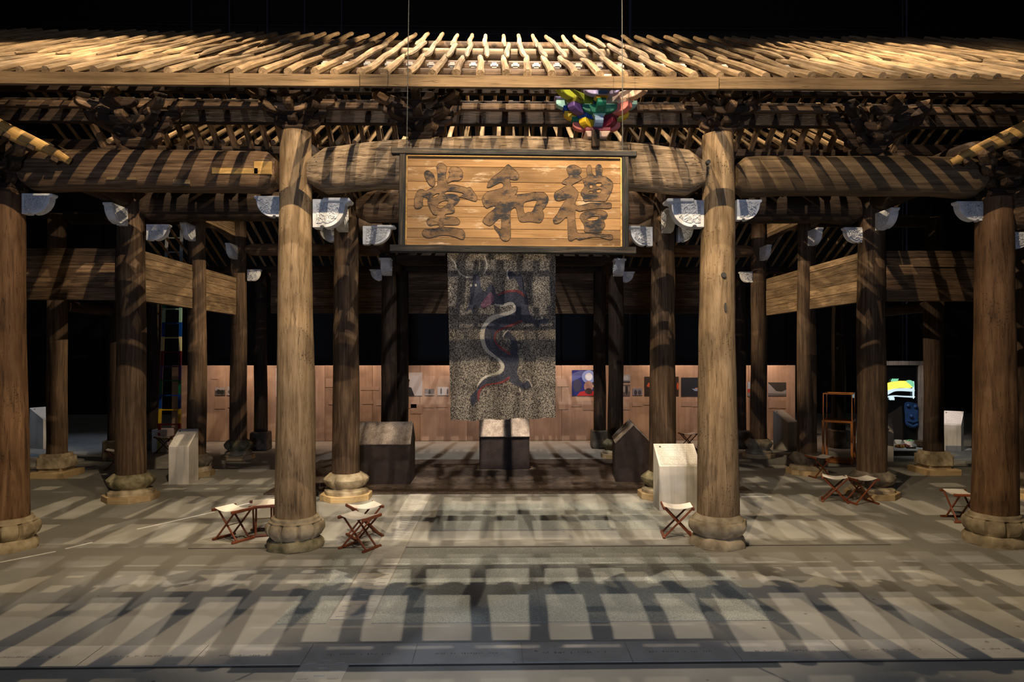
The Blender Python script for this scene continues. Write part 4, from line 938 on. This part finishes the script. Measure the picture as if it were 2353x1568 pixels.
# ---------------------------------------------------------------- glass case
vt = thing('glass_case', 'cherry wood glass display case on four legs by the right striped column', 'display case', floor_at(1928, 1062), R(-33))
s = .31; H1, H2 = 1.0, 1.66
part('base_shelf', MB().box((0, 0, .04), (.66, .66, .06)), M['cherry'], vt, bev=.006)
for i in (-1, 1):
    for j in (-1, 1):
        part('leg', MB().box((i*s, j*s, H1/2), (.05, .05, H1)), M['cherry'], vt, bev=.004)
        part('corner_bar', MB().box((i*s, j*s, (H1+H2)/2), (.016, .016, H2-H1)), M['cherry'], vt)
part('table_top', MB().box((0, 0, H1), (.68, .68, .05)), M['cherry'], vt, bev=.006)
for i, (cx, cy, dx, dy) in enumerate(((0, s, .62, .02), (0, -s, .62, .02), (s, 0, .02, .62), (-s, 0, .02, .62))):
    part('top_bar', MB().box((cx, cy, H2), (dx, dy, .02)), M['cherry'], vt)
    part('glass_pane', MB().box((cx, cy, (H1+H2)/2+.01), (max(dx-.02, .006), max(dy-.02, .006), H2-H1-.05)) if False else MB().box((cx, cy, (H1+H2)/2+.01), (.59 if dx > .1 else .006, .59 if dy > .1 else .006, H2-H1-.05)), M['glass'], vt)
# ---------------------------------------------------------------- coloured ladder
lb = floor_at(388, 1040); lt = at(401, 512, 18.6)
ld = thing('ladder', 'tall narrow ladder painted in bands of many colours behind the left columns', 'ladder', lb)
cols = ['lime', 'red', 'yellow', 'blue', 'green', 'purple', 'crimson', 'cream', 'blue', 'mint', 'green', 'olive', 'lime', 'sky', 'white', 'white']
n = len(cols); d = lt-lb
for k in range(n):
    a = d*(k/n); b = d*((k+1)/n); wa = .27-.08*k/n; wb_ = .27-.08*(k+1)/n
    for s_ in (-1, 1):
        part('rail', MB().loft([[(a.x+s_*wa-.035, a.y-.02, a.z), (a.x+s_*wa+.035, a.y-.02, a.z), (a.x+s_*wa+.035, a.y+.02, a.z), (a.x+s_*wa-.035, a.y+.02, a.z)],
                                [(b.x+s_*wb_-.035, b.y-.02, b.z), (b.x+s_*wb_+.035, b.y-.02, b.z), (b.x+s_*wb_+.035, b.y+.02, b.z), (b.x+s_*wb_-.035, b.y+.02, b.z)]]), COL[cols[k]], ld)
    part('rung', MB().tube([(b.x-wb_, b.y, b.z-.03), (b.x+wb_, b.y, b.z-.03)], .02, 6), COL[cols[k]], ld)
# ---------------------------------------------------------------- timeline panels
PY = 20.6
pl_ = thing('timeline_wall', 'long low wall of pale beech panels with printed timeline behind the hall', 'partition', (0, PY, 0))
xl, xr = at(418, 900, PY).x, at(1826, 900, PY).x; n = 13; wpan = (xr-xl)/n
for k in range(n):
    part('beech_panel', MB().box((xl+wpan*(k+.5), 0, 1.14), (wpan-.008, .10, 2.26)), M['beech'], pl_, bev=.003)
part('beech_panel', MB().box((xl-.22, .30, 1.14), (.42, .05, 2.26)), M['beech'], pl_, rot=(0, 0, 0), bev=.003)
rr = random.Random(9)
for px, py, wd, hg in ((505, 927, 24, 26), (533, 925, 20, 24), (668, 925, 26, 20), (640, 922, 14, 20), (762, 880, 28, 20), (768, 925, 26, 10), (850, 893, 42, 8), (845, 925, 24, 8), (875, 925, 22, 14), (946, 929, 22, 18), (957, 940, 26, 22),
                       (985, 928, 24, 18), (1015, 927, 26, 18), (1293, 880, 26, 18), (1295, 932, 22, 18), (1325, 929, 24, 12), (1352, 932, 24, 22), (1437, 930, 20, 24), (1464, 929, 22, 10), (1487, 928, 16, 6), (1577, 929, 24, 10), (1602, 929, 22, 12), (1776, 930, 18, 16), (1796, 930, 20, 18), (493, 869, 16, 5)):
    p = at(px, py, PY-.056); s = PY/F
    part('text_block', MB().box((0, 0, 0), (wd*s, .004, hg*s)), M['print_p'], pl_, p-pl_.location)
def photo(px0, py0, px1, py1, bg, shapes, label, border=False):
    Y = PY-.062; s = PY/F; a = at(px0, py1, Y); W = (px1-px0)*s; H = (py1-py0)*s
    mats = [bg if not isinstance(bg, tuple) else plain('ink', bg, .6)]; mb = MB().box((W/2, .004, H/2), (W, .008, H))
    if border: mats.append(M['white']); mb.box((W/2, .009, H/2), (W+.10, .006, H+.10), mi=1)
    for k, (c, pts) in enumerate(shapes):
        mats.append(plain('ink', c, .6) if isinstance(c, tuple) else c); i = len(mats)-1; off = -.0006*(k+1)
        mb.add([(u*W, off, v*H) for u, v in pts], [tuple(range(len(pts)))[::-1]], i)
    me = mb.mesh('print', mats=mats)
    return tag(link('photo_print', me, None, a), label, 'photo', 'photo prints on the timeline panels')
def ell(cx, cy, rx, ry, n=16): return [(cx+rx*math.cos(2*PI*k/n), cy+ry*math.sin(2*PI*k/n)) for k in range(n)]
photo(1314, 851, 1376, 910, (.02, .03, .20), [((.10, .12, .34), [(0, .55), (.4, .75), (.75, .95), (.3, .98), (0, .85)]), ((.05, .05, .10), ell(.2, .4, .16, .25)), ((.05, .05, .10), ell(.86, .5, .12, .2)),
      ((.30, .42, .85), ell(.63, .74, .26, .26)), ((.85, .92, 1), ell(.63, .74, .14, .15)), ((.55, .03, .03), [(.18, 0), (.3, .15), (.5, .2), (.9, .18), (1, .1), (1, 0)]), ((.42, .25, .20), ell(.62, .36, .17, .22)), ((.07, .04, .04), ell(.62, .18, .14, .12)),
      ((.75, .52, .38), [(.75, .40), (.82, .42), (1, .18), (1, .05)])], 'large blue and red photo print right of the banner')
photo(925, 857, 970, 910, (.52, .50, .48), [((.02, .02, .02), [(0, 0), (.05, .3), (.2, .42), (.45, .35), (.6, 0)]), ((.10, .09, .09), ell(.20, .52, .14, .20)), ((.02, .02, .02), ell(.22, .66, .14, .1))], 'grey portrait photo print between the dark column and the banner')
photo(494, 891, 517, 909, (.12, .115, .11), [((.4, .38, .36), [(0, .6), (1, .7), (1, 1), (0, 1)]), ((.03, .03, .03), ell(.35, .45, .22, .3)), ((.03, .03, .03), ell(.7, .4, .2, .3))], 'small dark group photo print on the left timeline panels')
photo(521, 889, 534, 909, (.45, .43, .41), [((.15, .14, .14), ell(.5, .4, .3, .2))], 'small pale photo print beside the dark group photo')
photo(638, 851, 655, 908, (.36, .34, .33), [((.07, .07, .07), [(.2, .3), (.9, .3), (.9, .95), (.2, .95)])], 'tall grey framed photo print behind the pale left front column', True)
photo(976, 894, 998, 909, (.24, .23, .22), [((.08, .08, .08), ell(.5, .5, .12, .4)), ((.40, .38, .36), [(0, 0), (1, 0), (1, .2), (0, .25)])], 'small grey photo print left of the paler print by the banner edge')
photo(1005, 890, 1031, 909, (.48, .46, .44), [((.10, .10, .10), ell(.33, .5, .07, .4)), ((.12, .12, .12), ell(.9, .45, .07, .38))], 'small pale photo print touching the left edge of the banner')
photo(1428, 862, 1448, 879, (.30, .33, .36), [((.45, .47, .48), ell(.5, .6, .3, .3)), ((.07, .08, .09), [(0, 0), (1, 0), (1, .2), (0, .2)])], 'small grey blue photo print above the crowd photo')
photo(1428, 884, 1448, 910, (.12, .10, .085), [((.36, .33, .30), ell(.3, .6, .12, .3)), ((.02, .02, .02), ell(.6, .5, .12, .4)), ((.30, .25, .20), ell(.85, .6, .1, .25))], 'small crowd photo print under the grey blue one')
photo(1454, 893, 1476, 909, (.22, .24, .30), [((.05, .05, .07), ell(.3, .4, .16, .4)), ((.07, .07, .09), ell(.72, .4, .18, .36))], 'small bluish photo print right of the crowd photo')
photo(1481, 866, 1560, 910, (.03, .022, .018), [((.55, .10, .03), [(.06, .5), (.12, .7), (.2, .62), (.26, .5), (.14, .45)]), ((.50, .08, .03), ell(.97, .5, .03, .2))], 'dark photo print with orange spot behind the second row column')
photo(1565, 868, 1640, 911, (.018, .022, .032), [((.25, .35, .55), [(.33, .4), (.9, .38), (.8, .28), (.42, .28)]), ((.60, .25, .15), [(.42, .40), (.85, .40), (.85, .46), (.44, .45)])], 'dark photo print with a small bright boat behind the pale right front column')
photo(1718, 878, 1730, 911, (.36, .44, .55), [((.40, .05, .03), [(0, .25), (1, .25), (1, .55), (0, .5)]), ((.2, .2, .2), [(0, 0), (1, 0), (1, .25), (0, .25)])], 'narrow sky and red photo print behind the column on the pale base')
photo(1765, 879, 1807, 910, (.05, .048, .045), [((.34, .33, .32), [(0, 0), (1, 0), (1, .45), (.75, .3), (.45, .35), (.2, .7), (0, .95)]), ((.16, .155, .15), [(0, 0), (1, 0), (1, .15), (0, .2)])], 'wide grey photo print near the right end of the timeline panels')
# ---------------------------------------------------------------- framed mirror and food table at the right rear
mp = at(2026, 1016, 19.6); W_, H_ = 1.18, 2.2
fm = thing('framed_mirror', 'tall grey wood frame with a glowing yellow brush stroke and blue relief', 'frame', (mp.x, 19.6, 0))
s = 19.6/F
def fx(px): return at(px, 900, 19.6).x-mp.x
def fz(py): return at(2050, py, 19.6).z
x0, x1 = fx(2000), fx(2120)
for a_, b_, c_, d_, nm in ((x0, x1, fz(840), fz(830), 'frame_rail'), (x0, x1, .0, .1, 'frame_rail'), (x0, x0+.12, .1, fz(840), 'frame_stile'), (x1-.13, x1, .1, fz(840), 'frame_stile')):
    part(nm, MB().box(((a_+b_)/2, 0, (c_+d_)/2), (b_-a_, .12, d_-c_)), M['greywood'], fm, bev=.006)
part('mirror_glass', MB().box(((x0+x1)/2, .03, fz(835)/2), (x1-x0-.1, .02, fz(835)-.1)), plain('dark_mirror', (.05, .05, .055), .08, .9), fm)
yel = plain('lit_yellow', (.8, .7, .1), .5, emit=(1, .80, .10), es=1.0); wht = plain('lit_white', (.6, .75, .8), .5, emit=(.62, .85, .92), es=.7); grn = plain('lit_green', (.2, .6, .4), .5, emit=(.25, .75, .45), es=.6)
def stroke(pts, mat, off, nm='light_stroke', th=.012):
    loops = [[(fx(x), fz(y)) for x, y in smoothpoly(pts, 3)]]
    link(nm, fillmesh(nm, loops, th, (mat,)), fm, (0, off, 0))
stroke([(2010, 900), (2036, 882), (2060, 876), (2085, 877), (2096, 886), (2090, 892), (2065, 892), (2045, 897), (2015, 915)], yel, -.02)
stroke([(2010, 912), (2040, 897), (2062, 893), (2094, 893), (2098, 900), (2070, 899), (2050, 901), (2020, 918)], wht, -.035)
stroke([(2020, 914), (2050, 909), (2075, 910), (2098, 911), (2098, 914), (2075, 913), (2050, 912), (2022, 918)], wht, -.03)
stroke([(2096, 880), (2099, 880), (2099, 913), (2096, 913)], wht, -.03)
stroke([(2080, 876), (2090, 874), (2098, 881), (2096, 890), (2089, 884)], grn, -.045)
for k in range(4): stroke([(2046+k*4, 876), (2049+k*4, 871), (2051+k*4, 871), (2048+k*4, 877)], grn, -.03)
for k in range(3): stroke([(2041+k*4, 917), (2044+k*3, 912), (2047+k*3, 914), (2045+k*4, 920)], wht, -.035)
bl = plain('blue_relief', (.02, .06, .17), .35, noise_amt=.3, nscale=6)
rel = part('blue_relief', MB().prism([(fx(a), fz(b)) for a, b in smoothpoly([(2078, 926), (2102, 927), (2108, 940), (2107, 960), (2108, 978), (2095, 985), (2080, 976), (2078, 955)], 3)], 'y', -.06, -.01), bl, fm, bev=.012, seg=2)
for px, py, r_ in ((2090, 956, .055), (2083, 932, .05), (2099, 934, .05)):
    part('relief_boss', lathe_mb([(r_*math.sin(PI*q/8), r_*math.cos(PI*q/8), 0) for q in range(1, 8)], 14), bl, rel, (fx(px), -.08, fz(py)), smooth=True)
part('relief_lip', MB().tube([(fx(2082), -.07, fz(966)), (fx(2093), -.09, fz(970)), (fx(2105), -.07, fz(967))], .03, 8), bl, rel, smooth=True)
part('relief_lip', MB().tube([(fx(2082), -.07, fz(974)), (fx(2093), -.09, fz(980)), (fx(2105), -.07, fz(975))], .03, 8), bl, rel, smooth=True)
ta = at(2050, 1033, 17.2); tz = ta.z
tb = thing('low_table', 'low white table with lit edge and food in front of the framed mirror', 'table', (at(2080, 1033, 17.2).x+.1, 17.8, 0))
part('table_top', MB().box((0, 0, tz-.02), (1.5, 1.2, .04)), plain('glossy_white', (.8, .82, .78), .2), tb, bev=.004)
for i in (-1, 1):
    for j in (-1, 1): part('leg', MB().box((i*.68, j*.52, (tz-.04)/2), (.05, .05, tz-.04)), M['steel'], tb)
def bowl(px, Y, r, h, mat, label, name='bowl'):
    p = at(px, 1015, Y)
    prof = [(r*.5, 0, 0), (r*.85, h*.5, 0), (r, h, 0), (r*.92, h, 0), (r*.75, h*.45, 0), (r*.3, h*.2, 0)]
    return tag(part(name, lathe_mb(prof, 24), mat, None, (p.x, Y, tz), smooth=True), label, 'bowl'), p
def heap(p, r, z, cs, label, nm):
    mb = MB(); rr = random.Random(4); mats = [plain('heap', c, .5) for c in cs]
    for k in range(26):
        a = rr.random()*6.28; q = r*math.sqrt(rr.random()); zz_ = z+(1-q/r)*.05
        rb = r*.2; c = Vector((q*math.cos(a), q*math.sin(a), zz_)); mi = k % len(cs)
        vs = [c+Vector((rb*math.cos(u)*math.sin(v), rb*math.sin(u)*math.sin(v), rb*math.cos(v))) for v in (.5, 1.2, 1.9, 2.6) for u in (0, 1.05, 2.1, 3.14, 4.19, 5.24)]
        mb.loft([vs[i*6:i*6+6] for i in range(4)], mi=mi)
    o = part(nm, mb, mats, None, (p.x, p.y, tz), smooth=True); o['label'] = label; stuff(o)
b1, p = bowl(2091, 18.0, .15, .12, M['white'], 'white bowl of green leaves on the low white table'); heap(Vector((p.x, 18.0, 0)), .12, .09, [(.10, .45, .15), (.2, .6, .3)], 'green leaves heaped in the white bowl', 'leaf_heap')
b2, p = bowl(2064, 18.2, .09, .11, M['white'], 'small empty white bowl at the back of the low white table')
b3, p = bowl(2066, 17.5, .12, .04, M['rosewood'], 'flat dish of yellow fruit on the low white table', 'dish'); heap(Vector((p.x, 17.5, 0)), .12, .03, [(.45, .26, .03), (.35, .14, .03)], 'yellow fruit heaped on the flat dish', 'fruit_heap')
b4, p = bowl(2080, 17.6, .11, .04, M['rosewood'], 'flat dish of red fruit on the low white table', 'dish'); heap(Vector((p.x, 17.6, 0)), .11, .03, [(.30, .05, .06), (.22, .10, .08)], 'red fruit heaped on the flat dish', 'fruit_heap')
b5, p = bowl(2120, 17.6, .2, .16, M['plank_x'], 'dark woven basket at the right end of the low white table', 'basket')
pk = at(2092, 1027, 17.35)
tag(part('cleaver', MB().box((0, 0, .02), (.24, .06, .035)), M['dark_x'], None, (pk.x, 17.32, tz), bev=.01, seg=2), 'dark wooden block at the front of the low white table', 'block')
bpy.data.objects['cleaver'].name = 'wooden_block'
bpy.context.view_layer.update()
